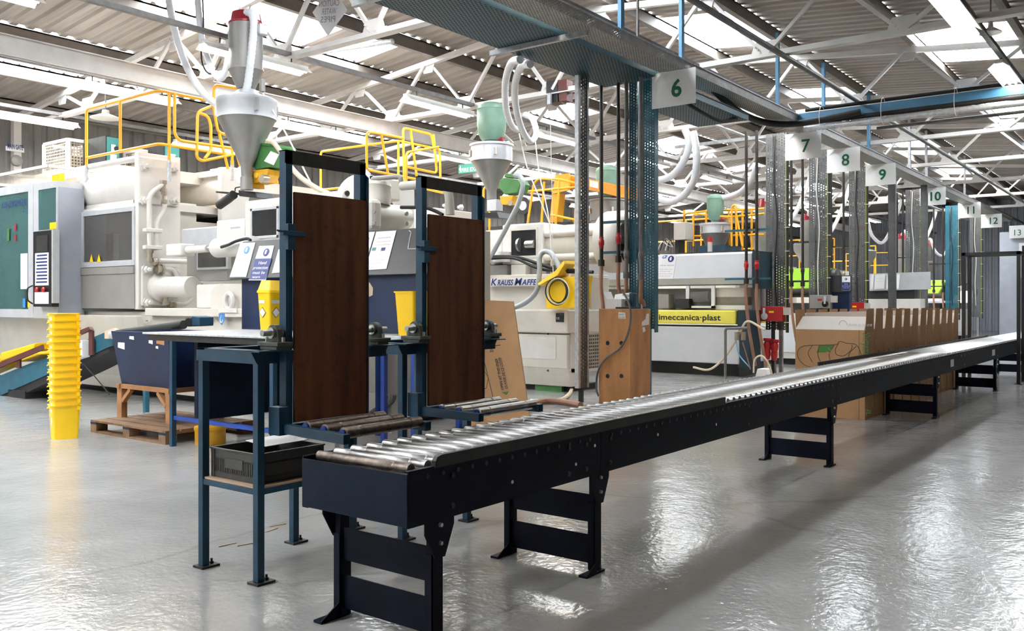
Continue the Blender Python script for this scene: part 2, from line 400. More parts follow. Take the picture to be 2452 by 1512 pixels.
for a, b in zip(BANDS[:-1], BANDS[1:]):
    x = X0
    for s, e in LIGHTS.get(a, []):
        corr(ceil_mb, x, s, a, b); wn += 1; x = e
        g = MB(); corr(g, s, e, a, b, .004); struct(g, 'window_%d' % wn, 'rooflight_sheet')
    corr(ceil_mb, x, X1, a, b)
struct(ceil_mb, 'ceiling', 'roof_sheet', loc=(0,0,0))
ORD = ['first','second','third','fourth','fifth','sixth','seventh','eighth','ninth','tenth','eleventh','twelfth','thirteenth','fourteenth','fifteenth','sixteenth']
for i, y in enumerate(PURLINS):
    z = roof_z(y) - .01; mb = MB(); mb.box(X0, X1, y - .02, y + .02, z - .24, z); mb.box(X0, X1, y - .09, y + .02, z - .27, z - .24); mb.box(X0, X1, y - .02, y + .07, z - .03, z)
    solo(mb, 'roof_purlin', 'purlin_grey', 'long grey steel purlin under the roof sheets, %s from the right-hand wall' % ORD[i], 'purlin', 'roof purlins')
# trusses: bottom chord, sloping top chords, Warren webs and gusset plates
NODE = [13.5 + 2.05 * k for k in range(-9, 3)]
def truss(x, label):
    t = thing('roof_truss', label, 'truss', (x, 9.0, 5.3), 'roof trusses')
    ztop = lambda y: roof_z(y) - .36
    b = MB(); b.box(x - .01, x + .07, Y0 + .1, 19.6, 5.35, 5.37); b.box(x - .01, x + .01, Y0 + .1, 19.6, 5.35, 5.45); b.box(x - .09, x - .03, Y0 + .1, 19.6, 5.35, 5.37); b.box(x - .03, x - .01, Y0 + .1, 19.6, 5.35, 5.45)
    build(b, 'bottom_chord', 'roof_steel', t)
    for ya, yb in ((Y0 + .1, RIDGE_Y), (Y1 - .1, RIDGE_Y)):
        b = MB(); b.bar((x, ya, ztop(ya)), (x, yb, ztop(yb)), .10, .10); build(b, 'top_chord', 'roof_steel', t)
    for i, y in enumerate(NODE):
        for s in (-1, 1):
            yt = y + s * 1.025
            w = MB(); w.bar((x + .03 * s, y + .06 * s, 5.44), (x + .03 * s, yt - .04 * s, ztop(yt)), .06, .055); build(w, 'web_member', 'roof_steel', t)
        g = MB(); g.prism([(x - .012, y - .26, 5.36), (x - .012, y + .26, 5.36), (x - .012, y + .16, 5.62), (x - .012, y - .16, 5.62)], (.024, 0, 0))
        for s in (-1, 1):
            for k in range(3): g.lathe([(.014, 0), (.012, .03)], (x - .012, y + s * (.07 + .045 * k), 5.44 + .055 * k), (-1, 0, 0), 6)
        build(g, 'gusset_plate', 'roof_steel', t)
        yt = y + 1.025; zt = ztop(yt); g = MB(); g.prism([(x - .012, yt - .2, zt + .04), (x - .012, yt + .2, zt + .04), (x - .012, yt + .12, zt - .2), (x - .012, yt - .12, zt - .2)], (.024, 0, 0))
        build(g, 'gusset_plate', 'roof_steel', t)
    return t
TR = [-8.95, -4.45, 0.05, 4.55, 9.05, 13.55, 18.05, 22.55, 27.05, 31.55, 36.05, 40.55]
t0 = truss(TR[3], 'white steel roof truss nearest the viewer, over the first grey cable tray')
for i, x in enumerate(TR):
    if i != 3: dup(t0, (x, 9.0, 5.3), 'white lattice roof truss across the hall, %s counted from the near end' % ORD[i], 'roof trusses')
# long tie beams, light trunking and lamps
for y, z, lab in ((13.5, 5.05, 'deep white beam running along the hall under the left truss nodes'),):
    mb = MB(); mb.box(X0, X1, y - .015, y + .015, z, z + .30); mb.box(X0, X1, y - .07, y + .07, z + .285, z + .30); mb.box(X0, X1, y - .07, y + .07, z, z + .015)
    solo(mb, 'tie_beam', 'roof_steel', lab, 'beam', 'tie beams')
ROWS = [(18.6, 3.3, 'against the far left wall'), (14.9, -5.0, 'above the far yellow railings'), (11.25, -5.0, 'above the hoppers'), (6.45, -4.8, 'over the numbered posts'), (2.35, 3.1, 'over the open aisle on the right')]  # unseen lamps beside and behind the camera are added as fill light
def batten(x, y, z, label, group):
    t = thing('fluorescent_light', label, 'light', (x, y, z), group)
    b = MB(); b.prism([(x, y - .05, z + .02), (x, y + .05, z + .02), (x, y + .05, z + .08), (x, y - .05, z + .08)], (1.9, 0, 0)); build(b, 'housing', 'white_paint', t)
    b = MB()
    for s in (-1, 1): b.prism([(x, y + s*.05, z + .03), (x, y + s*.15, z - .045), (x, y + s*.155, z - .04), (x, y + s*.05, z + .04)], (1.9, 0, 0))
    build(b, 'reflector', 'white_paint', t)
    for s in (-1, 1): build(MB().cyl((x + .04, y + s*.045, z - .012), (x + 1.86, y + s*.045, z - .012), .019, 8), 'tube', 'tube_light', t, 1)
    for k in (.3, 1.6): build(MB().box(x + k - .008, x + k + .008, y - .008, y + .008, z + .08, z + .171), 'hanger', 'dark_metal', t)
    return t
lamp0 = None
for y, xs, where in ROWS:
    tr = MB(); tr.box(X0 + .1, X1 - .1, y - .04, y + .04, 5.372, 5.44)
    solo(tr, 'light_trunking', 'grey_pipe', 'long grey lighting trunking running %s' % where, 'trunking', 'light trunking')
    k = 0; x = xs
    while x < 43:
        n = ORD[k] + ' along the row'
        lab = 'lit twin tube fluorescent batten %s, %s' % (where, n)
        if lamp0 is None: lamp0 = batten(x, y, 5.2, lab, 'fluorescent lights')
        else: dup(lamp0, (x, y, 5.2), lab, 'fluorescent lights')
        x += 4.15; k += 1
# ================================================================ roller conveyor in the foreground
CV = thing('roller_conveyor', 'long dark navy gravity roller conveyor running away along the aisle', 'conveyor', (2.7, 2.95, 0))
CUT = [2.7, 4.23, 8.39, 14.2, 20.0, 26.0, 32.0]
for k in range(6):
    a, b = CUT[k] + (.004 if k else 0), CUT[k+1]
    r = MB()
    r.box(a, b, 2.600, 2.606, .552, .792); r.box(a, b, 2.606, 2.635, .552, .558); r.box(a, b, 2.606, 2.625, .786, .792)
    o = build(r, 'side_rail', 'navy', CV)
    h = MB(); x = a + .12
    while x < min(b, 16) - .05:
        h.lathe([(.011, 0), (.011, .0025)], (x, 2.600, .755), (0, -1, 0), 8); x += .1
    for x in ([a + .10, b - .12, (a + b) / 2] if k else [a + .28, b - .15, b - .32]):
        for z in (.60, .735): h.lathe([(.014, 0), (.012, .008)], (x, 2.600, z), (0, -1, 0), 8)
    build(h, 'rail_bolt', 'black', o)['kind'] = 'stuff'
    r = MB(); r.box(a, b, 3.270, 3.276, .552, .792); r.box(a, b, 3.24, 3.27, .552, .558); r.box(a, b, 3.25, 3.27, .786, .792)
    build(r, 'side_rail', 'navy', CV)
for x, z in ((3.42, .635), (3.98, .64), (4.17, .715), (4.9, .69), (5.75, .66)):
    build(MB().lathe([(.009, 0), (.009, .002)], (x, 2.6, z), (0, -1, 0), 12), 'bare_hole', 'sign_white', CV)
e = MB(); e.box(2.696, 2.7, 2.602, 3.276, .556, .780); mat('navy_end', (.004,.011,.028), .4, 0, .35, 5., dirt=.25, dcol=(.012,.012,.014), spec=.15); build(e, 'end_plate', 'navy_end', CV, 0, .002)
g = MB()
g.prism([(2.86, 2.592, .785), (5.89, 2.592, .785), (5.89, 2.592, .838), (2.90, 2.592, .838), (2.875, 2.592, .832), (2.862, 2.592, .815)], (0, .022, 0)); build(g, 'guide_strip', 'dark_metal', CV)
g = MB(); g.box(9.9, 20.3, 3.258, 3.275, .793, .845); build(g, 'guide_strip', 'dark_metal', CV)
l = MB(); l.box(13.35, 13.55, 2.596, 2.6, .62, .72); build(l, 'rating_label', 'paper', CV)
l = MB(); l.box(16.6, 16.85, 2.596, 2.6, .62, .72); build(l, 'rating_label', 'paper', CV)
def roller_mesh(y0, y1, r):
    L = y1 - y0
    return [(.008, 0), (.008, .004), (r*.8, .004), (r, .006), (r, .095), (r*.86, .10), (r*.86, .108), (r, .113), (r, L-.113), (r*.86, L-.108), (r*.86, L-.10), (r, L-.095), (r, L-.006), (r*.8, L-.004), (.008, L-.004), (.008, L)]
ro = MB().lathe(roller_mesh(2.64, 3.238, .0250), (2.765, 2.64, .787), (0,1,0), 16, False)
roller0 = build(ro, 'roller', 'roller_bright', CV, 1)
wo = MB().lathe(roller_mesh(2.64, 3.238, .0250), (2.765, 2.64, .787), (0,1,0), 16, False)
roller0.data.materials[0] = M['roller_worn']
second = build(MB().lathe(roller_mesh(2.64, 3.238, .0250), (2.765, 2.64, .787), (0,1,0), 16, False), 'roller', 'roller_bright', CV, 1); second.location.x += .106
for k in range(2, 100):
    r = second.copy(); C.objects.link(r); r.location.x = .106 * k; r.location.z += random.uniform(-.0015, .0015)
far = MB()
for k in range(100, 268): far.lathe([(.027, 0), (.027, .598)], (2.765 + .106 * k, 2.64, .787), (0,1,0), 8)
build(far, 'far_rollers', 'roller_bright', CV, 1)['kind'] = 'stuff'
def support(x):
    L = []
    for y in (2.62, 3.21):
        p = MB(); p.box(x, x + .07, y, y + .006, .012, .40); p.box(x, x + .006, y, y + .045, .012, .40); p.box(x + .064, x + .07, y, y + .045, .012, .40)
        p.box(x + .006, x + .064, y + .006, y + .04, .36, .56)
        L.append(build(p, 'leg', 'navy', CV, 0, .001))
    for z0, z1 in ((.045, .205), (.275, .43)):
        build(MB().box(x + .02, x + .026, 2.665, 3.21, z0, z1), 'cross_panel', 'navy', CV)
    for o, y in zip(L, (2.606, 3.262)):
        b = MB().prism([(x - .06, y, .556), (x + .13, y, .556), (x + .13, y, .52), (x + .07, y, .385), (x + .005, y, .385), (x - .06, y, .50)], (0, .006, 0)); build(b, 'bracket', 'navy', o)
        for z in (.45, .53): build(MB().lathe([(.011, 0), (.009, .012)], (x + .035, y - .001, z), (0,-1,0), 8), 'bracket_bolt', 'steel', o)
    for o, y in zip(L, (2.60, 3.215)):
        f = MB().box(x - .11, x + .075, y, y + .055, 0, .012); f.prism([(x - .11, y, .012), (x, y, .012), (x, y, .075)], (0, .006, 0)); build(f, 'foot_plate', 'navy', o)
for x in (2.87, 4.2, 8.3, 12.6, 17.1, 21.3, 25.5): support(x)

# ================================================================ tilting gates on hinge stands
mat('cast_iron', (.085,.095,.085), .5, .5, .3, 20., dirt=.4, dcol=(.05,.025,.015))
def bearing(x, y, z, parent, m='galv'):
    b = MB(); b.box(x - .05, x + .05, y - .085, y + .085, z, z + .022); b.box(x - .045, x + .045, y - .07, y + .07, z - .02, z)
    b.prism([(x - .018, y - .055, z + .022), (x - .018, y + .055, z + .022), (x - .018, y + .045, z + .07)] + [(x - .018, y + .045 * math.cos(a * math.pi / 8), z + .07 + .045 * math.sin(a * math.pi / 8)) for a in range(1, 8)] + [(x - .018, y - .045, z + .07)], (.036, 0, 0))
    o = build(b, 'pillow_block', 'cast_iron', parent, 0, .003)
    b = MB().cyl((x - .085, y, z + .07), (x + .09, y, z + .07), .017, 14); b.cyl((x - .032, y, z + .07), (x + .032, y, z + .07), .03, 16)
    build(b, 'shaft', 'steel', o, 1)
    for s in (-1, 1): build(MB().cyl((x, y + s * .068, z + .022), (x, y + s * .068, z + .048), .010, 8), 'bolt', 'steel', o)
def hinge_stand(x0, x1, y0, y1, label, shelf):
    t = thing('hinge_stand', label, 'stand', (x0, y0, 0), 'hinge stands')
    for x, y in ((x0, y0), (x1, y0), (x0, y1), (x1, y1)):
        l = MB().box(x - .022, x + .022, y - .022, y + .022, .012, 1.20); o = build(l, 'leg', 'blue_paint', t, 0, .003)
        f = MB().box(x - .04, x + .075, y - .045, y + .045, 0, .012); f.cyl((x + .05, y, .012), (x + .05, y, .04), .007, 6); f.cyl((x + .05, y, .012), (x + .05, y, .022), .012, 6)
        build(f, 'foot_plate', 'dark_metal', o)
    f = MB()
    for y, s in ((y0, -1), (y1, 1)):
        f.box(x0 - .03, x1 + (.05 if s > 0 else .28), y - .004 + s*.024, y + .004 + s*.024, 1.175, 1.245); f.box(x0 - .03, x1 + (.05 if s > 0 else .28), min(y - s*.05, y + s*.024), max(y - s*.05, y + s*.024), 1.237, 1.245)
    for x, s in ((x0, -1), (x1, 1)):
        f.box(x - .004 + s*.026, x + .004 + s*.026, y0 - .02, y1 + .02, 1.175, 1.245); f.box(min(x - s*.05, x + s*.026), max(x - s*.05, x + s*.026), y0 - .02, y1 + .02, 1.237, 1.245)
    build(f, 'top_frame', 'blue_paint', t)
    for x in (x0 + .06, x1 + .155):
        a = MB().prism([(x - .14, y0 - .03, 1.247), (x + .14, y0 - .03, 1.247), (x + .10, y0 - .03, 1.18), (x - .10, y0 - .03, 1.18)], (0, -.006, 0)); a.box(x - .14, x + .14, y0 - .11, y0 - .03, 1.241, 1.247)
        build(a, 'bearing_angle', 'blue_paint', t)
        bearing(x, y0 - .06, 1.27, t)
    if shelf:
        f = MB()
        for y in (y0, y1): f.box(x0, x1, y - .018, y + .018, .475, .505)
        for x in (x0, x1): f.box(x - .018, x + .018, y0, y1, .475, .505)
        build(f, 'shelf_rail', 'blue_paint', t, 0, .002)
        build(MB().box(x0 - .01, x1 + .01, y0 - .01, y1 - .0, .506, .518), 'shelf_board', 'ply_edge', t)
    else:
        f = MB()
        for y in (y0, y1): f.box(x0, x1, y - .016, y + .016, .30, .33)
        build(f, 'lower_rail', 'blue_paint', t)
    return t
hinge_stand(2.96, 3.60, 3.95, 4.45, 'blue steel stand with a shelf and grey crate, carrying the nearer gate', True)
hinge_stand(4.05, 4.68, 3.95, 4.41, 'blue steel stand without a shelf, carrying the farther brown gate', False)
def gate(x0, x1, z0, z1, zt, label):
    y = 3.86
    t = thing('tilting_gate', label, 'gate', (x0, y, z0), 'tilting gates')
    f = MB()
    f.prism([(x0 - .035, y - .004, z0 - .02), (x0 + .008, y - .004, z0 - .02), (x0 + .008, y + .003, z0 - .02), (x0 - .028, y + .003, z0 - .02), (x0 - .028, y + .05, z0 - .02), (x0 - .035, y + .05, z0 - .02)], (0, 0, zt - z0 + .02))
    build(f, 'left_post', 'blue_paint', t)
    f = MB(); f.box(x1 - .008, x1 + .03, y - .004, y + .05, z0 - .02, zt - .01); f.prism([(x1 + .03, y + .055, z0 - .02), (x1 + .03, y + .055, zt - .02), (x1 + .03, y - .03, zt - .09), (x1 + .03, y - .03, z0 - .02)], (.007, 0, 0)); build(f, 'right_post', 'blue_paint', t)
    f = MB(); f.box(x0 - .035, x1 + .037, y - .004, y + .004, zt - .075, zt); f.box(x0 - .035, x1 + .037, y, y + .055, zt - .006, zt); build(f, 'top_bar', 'dark_metal', t)
    build(MB().box(x0 + .009, x1 + .032, y - .024, y - .006, z0, z1), 'board', 'brown_board', t, 0, .002)
    for (fx, fz, w, h) in ((.45, .76, .05, .018), (.52, .81, .02, .05), (.75, .33, .02, .03)):
        pass
    l = MB(); zc = z0 + (z1 - z0) * .82; l.box(x0 - .075, x0 + .075, y - .035, y - .005, zc - .015, zc + .012); l.box(x0 - .04, x0 + .01, y - .03, y - .004, zc - .09, zc + .05); l.prism([(x0 - .075, y - .035, zc), (x0 - .075, y - .005, zc), (x0 - .11, y - .02, zc + .005)], (0, 0, .01))
    build(l, 'latch', 'blue_paint', t, 0, .002)
    # roller tray hinged under the board, sloping down to the conveyor
    za, zb = z0 - .025, .815; ya, yb = y - .01, 3.36
    f = MB()
    for x in (x0 - .05, x1 + .04): f.bar((x, ya + .02, za), (x, yb, zb), .045, .05)
    f.bar((x0 - .07, ya + .03, za - .01), (x1 + .06, ya + .03, za - .01), .045, .05)
    f.box(x0 - .10, x0 - .04, y - .03, y + .06, z0 - .06, z0 + .09)
    o = build(f, 'tray_frame', 'blue_paint', t, 0, .002)
    for k in range(3):
        fy = .32 + .29 * k; yy = ya + (yb - ya) * fy; zz = za + (zb - za) * fy + .022
        rr = MB().lathe([(q, h * (x1 - x0 + .06) / .598) for q, h in roller_mesh(0, .598, .031)], (x0 - .035, yy, zz), (1,0,0), 16, False)
        r = build(rr, 'tray_roller', 'roller_worn' if x0 < 3.5 else 'steel', t, 1)
        c = MB().cyl((x0 - .042, yy, zz), (x0 - .030, yy, zz), .022, 14); build(c, 'end_cap', 'bright_blue', r, 1)
    return t
gate(3.10, 3.61, .855, 2.10, 2.325, 'nearer brown boarded gate in a blue steel frame, beside the conveyor end')
gate(4.165, 4.69, .845, 2.065, 2.305, 'farther brown boarded gate in a blue frame, with bright tray rollers')
# grey slotted crate on the shelf
def crate():
    x0, x1, y0, y1, z0, z1 = 2.985, 3.44, 3.99, 4.41, .520, .675
    t = thing('plastic_crate', 'dark grey slotted plastic crate on the low shelf of the blue stand', 'crate', (x0, y0, z0))
    b = MB().box(x0 + .008, x1 - .008, y0 + .008, y1 - .008, z0, z0 + .008)
    for (a0, a1, b0, b1) in ((x0, x0 + .008, y0, y1), (x1 - .008, x1, y0, y1), (x0, x1, y0, y0 + .008), (x0, x1, y1 - .008, y1)):
        b.box(a0, a1, b0, b1, z0, z0 + .035); b.box(a0, a1, b0, b1, z1 - .05, z1)
        if a1 - a0 < .02:
            n = 22
            for i in range(n):
                yy = b0 + .04 + (b1 - b0 - .08) * i / (n - 1); b.box(a0, a1, yy - .005, yy + .005, z0 + .03, z1 - .045)
            b.box(a0 - .004, a1, b0 + .13, b1 - .13, z0 + .06, z1 - .04)
        else: b.box(a0, a1, b0, b1, z0 + .03, z1 - .045)
        for c in (0, 1): b.box(*( (a0 - .004, a1 + .004, (b0 + .0, b1 - .03)[c], (b0 + .03, b1)[c]) if a1 - a0 < .02 else ((a0, a1 - .03)[c], (a0 + .03, a1)[c], b0 - .004, b1 + .004)), z0, z1)
    build(b, 'crate_body', 'grey_dark', t)
    r = MB()
    for (a0, a1, b0, b1) in ((x0 - .008, x0 + .006, y0 - .008, y1 + .008), (x1 - .006, x1 + .008, y0 - .008, y1 + .008), (x0, x1, y0 - .008, y0 + .006), (x0, x1, y1 - .006, y1 + .008)): r.box(a0, a1, b0, b1, z1, z1 + .010)
    build(r, 'rim', 'grey_dark', t, 0, .002)
mat('grey_dark', (.055,.053,.05), .5, 0, .12, 5.)
crate()
p = MB(); p.prism([(3.15, 4.14, .688), (3.42, 4.10, .70), (3.44, 4.34, .71), (3.19, 4.38, .695)], (0, 0, .003)); solo(p, 'paper_sheet', 'paper', 'white sheet lying across the top of the grey crate', 'paper')

# ================================================================ stacked yellow bins, crate on pallet, drum
def bin_shell(mb, c, w0, d0, w1, d1, z0, z1, r=.03, t=.006):
    def ringp(w, d, z, rr):
        out = []
        for cx, cy, a0 in ((w/2 - rr, d/2 - rr, 0), (-w/2 + rr, d/2 - rr, 90), (-w/2 + rr, -d/2 + rr, 180), (w/2 - rr, -d/2 + rr, 270)):
            for k in range(4):
                a = math.radians(a0 + 30 * k); out.append(V((c[0] + cx + rr * math.cos(a), c[1] + cy + rr * math.sin(a), z)))
        return out
    A = ringp(w0, d0, z0, r) + ringp(w1, d1, z1, r) + ringp(w1 - 2*t, d1 - 2*t, z1, r - t) + ringp(w0 - 2*t, d0 - 2*t, z0 + t, r - t)
    b = len(mb.v); mb.v += [tuple(p) for p in A]; n = 16
    for i in range(3):
        for j in range(n): mb.f.append((b+i*n+j, b+i*n+(j+1)%n, b+(i+1)*n+(j+1)%n, b+(i+1)*n+j))
    mb.f.append(tuple(b + j for j in range(n))); mb.f.append(tuple(b + 3*n + j for j in reversed(range(n)))); return mb
def make_bin(label, loc, group, decal=True):
    t = thing('yellow_bin', label, 'bin', (0,0,0), group)
    build(bin_shell(MB(), (0,0), .245, .245, .285, .285, 0, .37), 'bin_body', 'yellow_bin', t, 1)
    r = MB(); bin_shell(r, (0,0), .295, .295, .315, .315, .355, .372, .035, .014); r.prism([(-.16, -.10, .355), (-.16, -.02, .355), (-.185, -.06, .34)], (0, 0, .012)); r.box(.10, .13, -.172, -.150, .32, .36)
    build(r, 'rim', 'yellow_bin', t, 1)
    if decal:
        l = MB().prism([(-.1385, -.11, .30), (-.1385, .0, .30), (-.1392, .0, .33), (-.1392, -.11, .33)], (-.002, 0, 0)); build(l, 'label_strip', 'paper', t)
        l = MB().prism([(-.1335, -.10, .20), (-.1345, -.06, .25), (-.1355, -.02, .20), (-.1345, -.06, .15)], (-.003, 0, 0)); o = build(l, 'hazard_label', 'paper', t)
    t.location = loc; ORG[t.name] = V(loc)
    return t
b0 = make_bin('yellow plastic bin standing on the floor, lowest of the tall stack', (4.86, 9.95, 0), 'stacked yellow bins')
b0.rotation_euler.z = math.radians(-17)
names = ['bottom', 'second lowest', 'third from the bottom', 'fourth from the bottom', 'fifth from the bottom', 'sixth from the bottom', 'middle', 'sixth from the top', 'fifth from the top', 'fourth from the top', 'third from the top', 'second from the top', 'topmost']
NB = 13; step = (1.385 - .372) / (NB + 0)
for k in range(1, NB + 1):
    nm = (names + ['top rim'])[k] if k < NB else 'topmost'
    if k == 12: nm = 'next to the topmost'
    dup(b0, (4.86 + random.uniform(-.004, .004), 9.95 + random.uniform(-.004, .004), step * k), 'yellow plastic bin nested in the tall floor stack, %s of the stack' % nm, 'stacked yellow bins', math.radians(-17 + random.uniform(-1.2, 1.2)))
# pallet
def pallet():
    t = thing('wooden_pallet', 'worn wooden pallet on the floor under the blue tub', 'pallet', (5.26, 9.4, 0))
    X, Yn, Yf = 5.26, 8.60, 10.15
    for i in range(6):
        x = X + .19 * i; build(MB().box(x, x + .165, Yn, Yf, .122, .144), 'deck_board', 'pallet_wood', t)
    for y in (Yn, (Yn + Yf) / 2 - .06, Yf - .13):
        for x in (X, X + .5, X + .98):
            build(MB().box(x, x + .135, y, y + .13, .022, .10), 'block', 'pallet_wood', t)
        build(MB().box(X, X + 1.115, y, y + .13, .10, .122), 'stringer', 'pallet_wood', t)
    for x in (X, X + .5, X + .98): build(MB().box(x, x + .13, Yn, Yf, 0, .022), 'bottom_board', 'pallet_wood', t)
    b = MB()
    for y in (Yn, (Yn + Yf) / 2 - .06, Yf - .13): b.box(X - .003, X, y, y + .13, .098, .124)
    build(b, 'blue_mark', 'blue_board', t)
pallet()
t = thing('wooden_stand', 'low pine stand with braced legs on the pallet', 'stand', (5.55, 9.6, .144))
for x in (5.58, 6.2):
    for y in (9.02, 10.25 - .2): build(MB().box(x, x + .07, y, y + .10, .144, .49), 'leg', 'pine', t)
for y in (9.06, 10.10): build(MB().box(5.56, 6.3, y - .03, y + .04, .49, .54), 'top_rail', 'pine', t)
for x in (5.58, 6.22): build(MB().box(x, x + .06, 9.0, 10.16, .49, .54), 'side_rail', 'pine', t)
for y, s in ((9.12, 1), (10.04, -1)): build(MB().bar((5.6, y, .34), (5.6, y + s*.17, .485), .05, .045), 'brace', 'pine', t)
t = thing('blue_tub', 'dark blue boxy tub with torn paper labels on the wooden stand', 'tub', (5.9, 9.65, .541))
b = MB(); a = .545; P = lambda x, y, z: (x, y, z)
bot = [(5.62, 9.08), (6.30, 9.08), (6.30, 10.12), (5.62, 10.12)]; top = [(5.57, 9.05), (6.36, 9.05), (6.36, 10.27), (5.57, 10.27)]
b.add([(x, y, .541) for x, y in bot] + [(x, y, 1.165) for x, y in top], [(3,2,1,0), (0,1,5,4), (1,2,6,5), (2,3,7,6), (3,0,4,7)])
o = build(b, 'tub_body', 'blue_board', t); sd = o.modifiers.new('wall', 'SOLIDIFY'); sd.thickness = .012
for (y, z, w, h, m) in ((10.06, 1.02, .15, .14, 'paper'), (9.82, 1.10, .10, .06, 'paper'), (9.42, 1.07, .08, .08, 'paper'), (9.22, 1.08, .16, .11, 'pine'), (9.30, 1.0, .05, .04, 'paper')):
    xx = 5.572 + .05 * (1.165 - z) / .62
    build(MB().prism([(xx - .003, y - w/2, z - h/2), (xx - .003, y + w/2, z - h/2 * .7), (xx - .003, y + w/2 * .9, z + h/2), (xx - .003, y - w/2, z + h/2 * .8)], (.002, 0, 0)), 'torn_label', m, t)
t = thing('yellow_drum', 'small yellow lidded drum on the floor under the bench', 'drum', (5.6, 8.30, 0))
build(MB().lathe([(.155, 0), (.158, .005), (.158, .155), (.15, .16)], (5.6, 8.30, 0), n=28), 'drum_body', 'drum_yellow', t, 1)
build(MB().lathe([(.166, .15), (.168, .17), (.16, .19), (.10, .20), (.0, .203)], (5.6, 8.30, 0), n=28), 'drum_lid', 'drum_yellow', t, 1)
build(MB().prism([(5.6-.162, 8.22, .05), (5.6-.15, 8.14+.11-.03, .05), (5.6-.15, 8.22, .12), (5.6-.162, 8.25, .12)], (-.002,0,0)), 'drum_label', 'paper', t)
# steel inspection bench
t = thing('steel_bench', 'large grey steel topped bench on blue legs behind the nearer gate', 'bench', (6.0, 7.9, 0))
build(MB().prism([(5.22, 6.72, 1.165), (6.25, 6.72, 1.165), (6.25, 7.6, 1.165), (7.0, 7.6, 1.165), (7.0, 8.75, 1.165), (6.9, 8.95, 1.165), (5.22, 8.98, 1.165)], (0,0,.02)), 'bench_top', 'galv_light', t, 0, .004)
build(MB().prism([(5.24, 6.75, 1.10), (6.22, 6.75, 1.10), (6.22, 7.63, 1.10), (6.95, 7.63, 1.10), (6.95, 8.9, 1.10), (5.24, 8.9, 1.10)], (0, 0, .064)), 'top_frame', 'dark_metal', t)
for x, y in ((5.26, 8.46), (5.26, 6.8), (6.85, 8.5), (6.18, 6.8), (6.85, 7.7)): build(MB().box(x - .025, x + .025, y - .025, y + .025, 0, 1.10), 'leg', 'blue_paint', t)
build(MB().box(5.5, 6.9, 8.38, 8.44, .25, 1.09), 'side_panel', 'navy_end', t)  # dark navy puts the shade under the bench into the panel colour
build(MB().bar((5.27, 6.8, .30), (5.27, 8.46, .30), .04, .04), 'stretcher', 'bright_blue', t)
# ================================================================ big moulding machine on the left
def pX(c, pts): return [aX(x, y, c) for x, y in pts]
def pY(c, pts): return [aY(x, y, c) for x, y in pts]
def zX(x, y, c): return aX(x, y, c).z
def yX(x, c): return aX(x, 700, c).y
def xY(x, c): return aY(x, 700, c).x
MA = thing('moulding_machine', 'biggest cream injection moulding machine on the left, with green glass doors', 'machine', (8.4, 13.2, 0))
def part(mb, name, m, parent=MA, sm=0, bev=0): return build(mb, name, m, parent, sm, bev)
# base
b = MB().box(7.72, 9.4, 7.6, 19.0, .10, 1.36); b.box(7.60, 9.5, 7.7, 13.0, 1.30, 1.42); b.prism([(7.72, 13.0, .3), (7.72, 19, .3), (7.45, 19, 1.30), (7.45, 13.0, 1.30)], (.1, 0, 0)); part(b, 'base', 'cream_paint', bev=.01)
part(MB().box(7.9, 9.2, 7.8, 18.9, 0, .10), 'plinth', 'black')
# sliding guard with green glass
DX = 7.2; yc = yX(137, DX); y80 = yX(79, DX); zt = zX(75, 437, DX); zb = zX(75, 762, DX); gt = zX(66, 459, DX); gb = zX(66, 741, DX); yg = yX(67, DX)
b = MB(); b.box(DX, DX + .06, yg, y80 + .001, zb, zt) if False else b.box(DX, DX + .06, y80, yg, zb, zt); b.box(DX, DX + .06, yg, 18.4, gt, zt); b.box(DX, DX + .06, yg, 18.4, zb, gb); b.box(DX, DX + .06, 18.3, 18.5, zb, zt)
door = part(b, 'guard_door', 'silver', bev=.006)
part(MB().box(DX + .02, DX + .03, yg, 18.35, gb, gt), 'door_pane', 'green_glass', door)
h = MB().tube(rnd([aX(78, 684, DX) , aX(66, 690, DX - .10), aX(65, 705, DX - .10), aX(66, 720, DX - .10), aX(78, 728, DX)], .03), .014, 8); part(h, 'door_handle', 'black', door, 1)
text('KRAUSSMAFFEI', aX(62, 492, DX) + V((-.005, .93, 0)), (0,-1,0), (0,0,1), .17, 'ink_blue', door, width=.95, shear=.3)
text('C1', aX(62, 508, DX) + V((-.005, .10, 0)), (0,-1,0), (0,0,1), .10, 'ink_blue', door, shear=.3)
for (px, py, w, hh, m) in ((58, 650, .26, .62, 'paper'), (58, 726, .10, .16, 'ink_light_blue'), (69, 728, .07, .12, 'yellow_bin'), (20, 562, .09, .22, 'green_paint'), (37, 545, .045, .12, 'red'), (37, 570, .045, .12, 'red')):
    p = aX(px, py, DX); part(MB().box(DX - .004, DX, p.y - w/2, p.y + w/2, p.z - hh/2, p.z + hh/2), 'sticker', m, door)
# end column with small window and control panel
wt, wb, wl, wr = zX(115, 452, DX), zX(115, 550, DX), yX(92, DX), yX(134, DX)
b = MB(); b.box(DX, 7.63, yc, y80 - .02, zb, wb); b.box(DX, 7.63, yc, y80 - .02, wt, zX(110, 437, DX)); b.box(DX, 7.63, yc, wr, wb, wt); b.box(DX, 7.63, wl, y80 - .02, wb, wt)
col = part(b, 'guard_column', 'silver')
part(MB().box(DX + .02, 7.65, yc - .01, yc, zb, zX(137, 447, DX)), 'column_side', 'grey_blue_panel', col)
part(MB().box(DX + .01, DX + .02, wr, wl, wb, wt), 'column_pane', 'green_glass', col)
part(MB().box(DX + .3, DX + .32, wr, wl, wb, wt), 'column_lining', 'dark_metal', col)
p = aX(128, 540, DX); part(MB().box(DX - .006, DX, p.y - .10, p.y + .12, p.z - .06, p.z + .05), 'warning_sticker', 'yellow_bin', col)
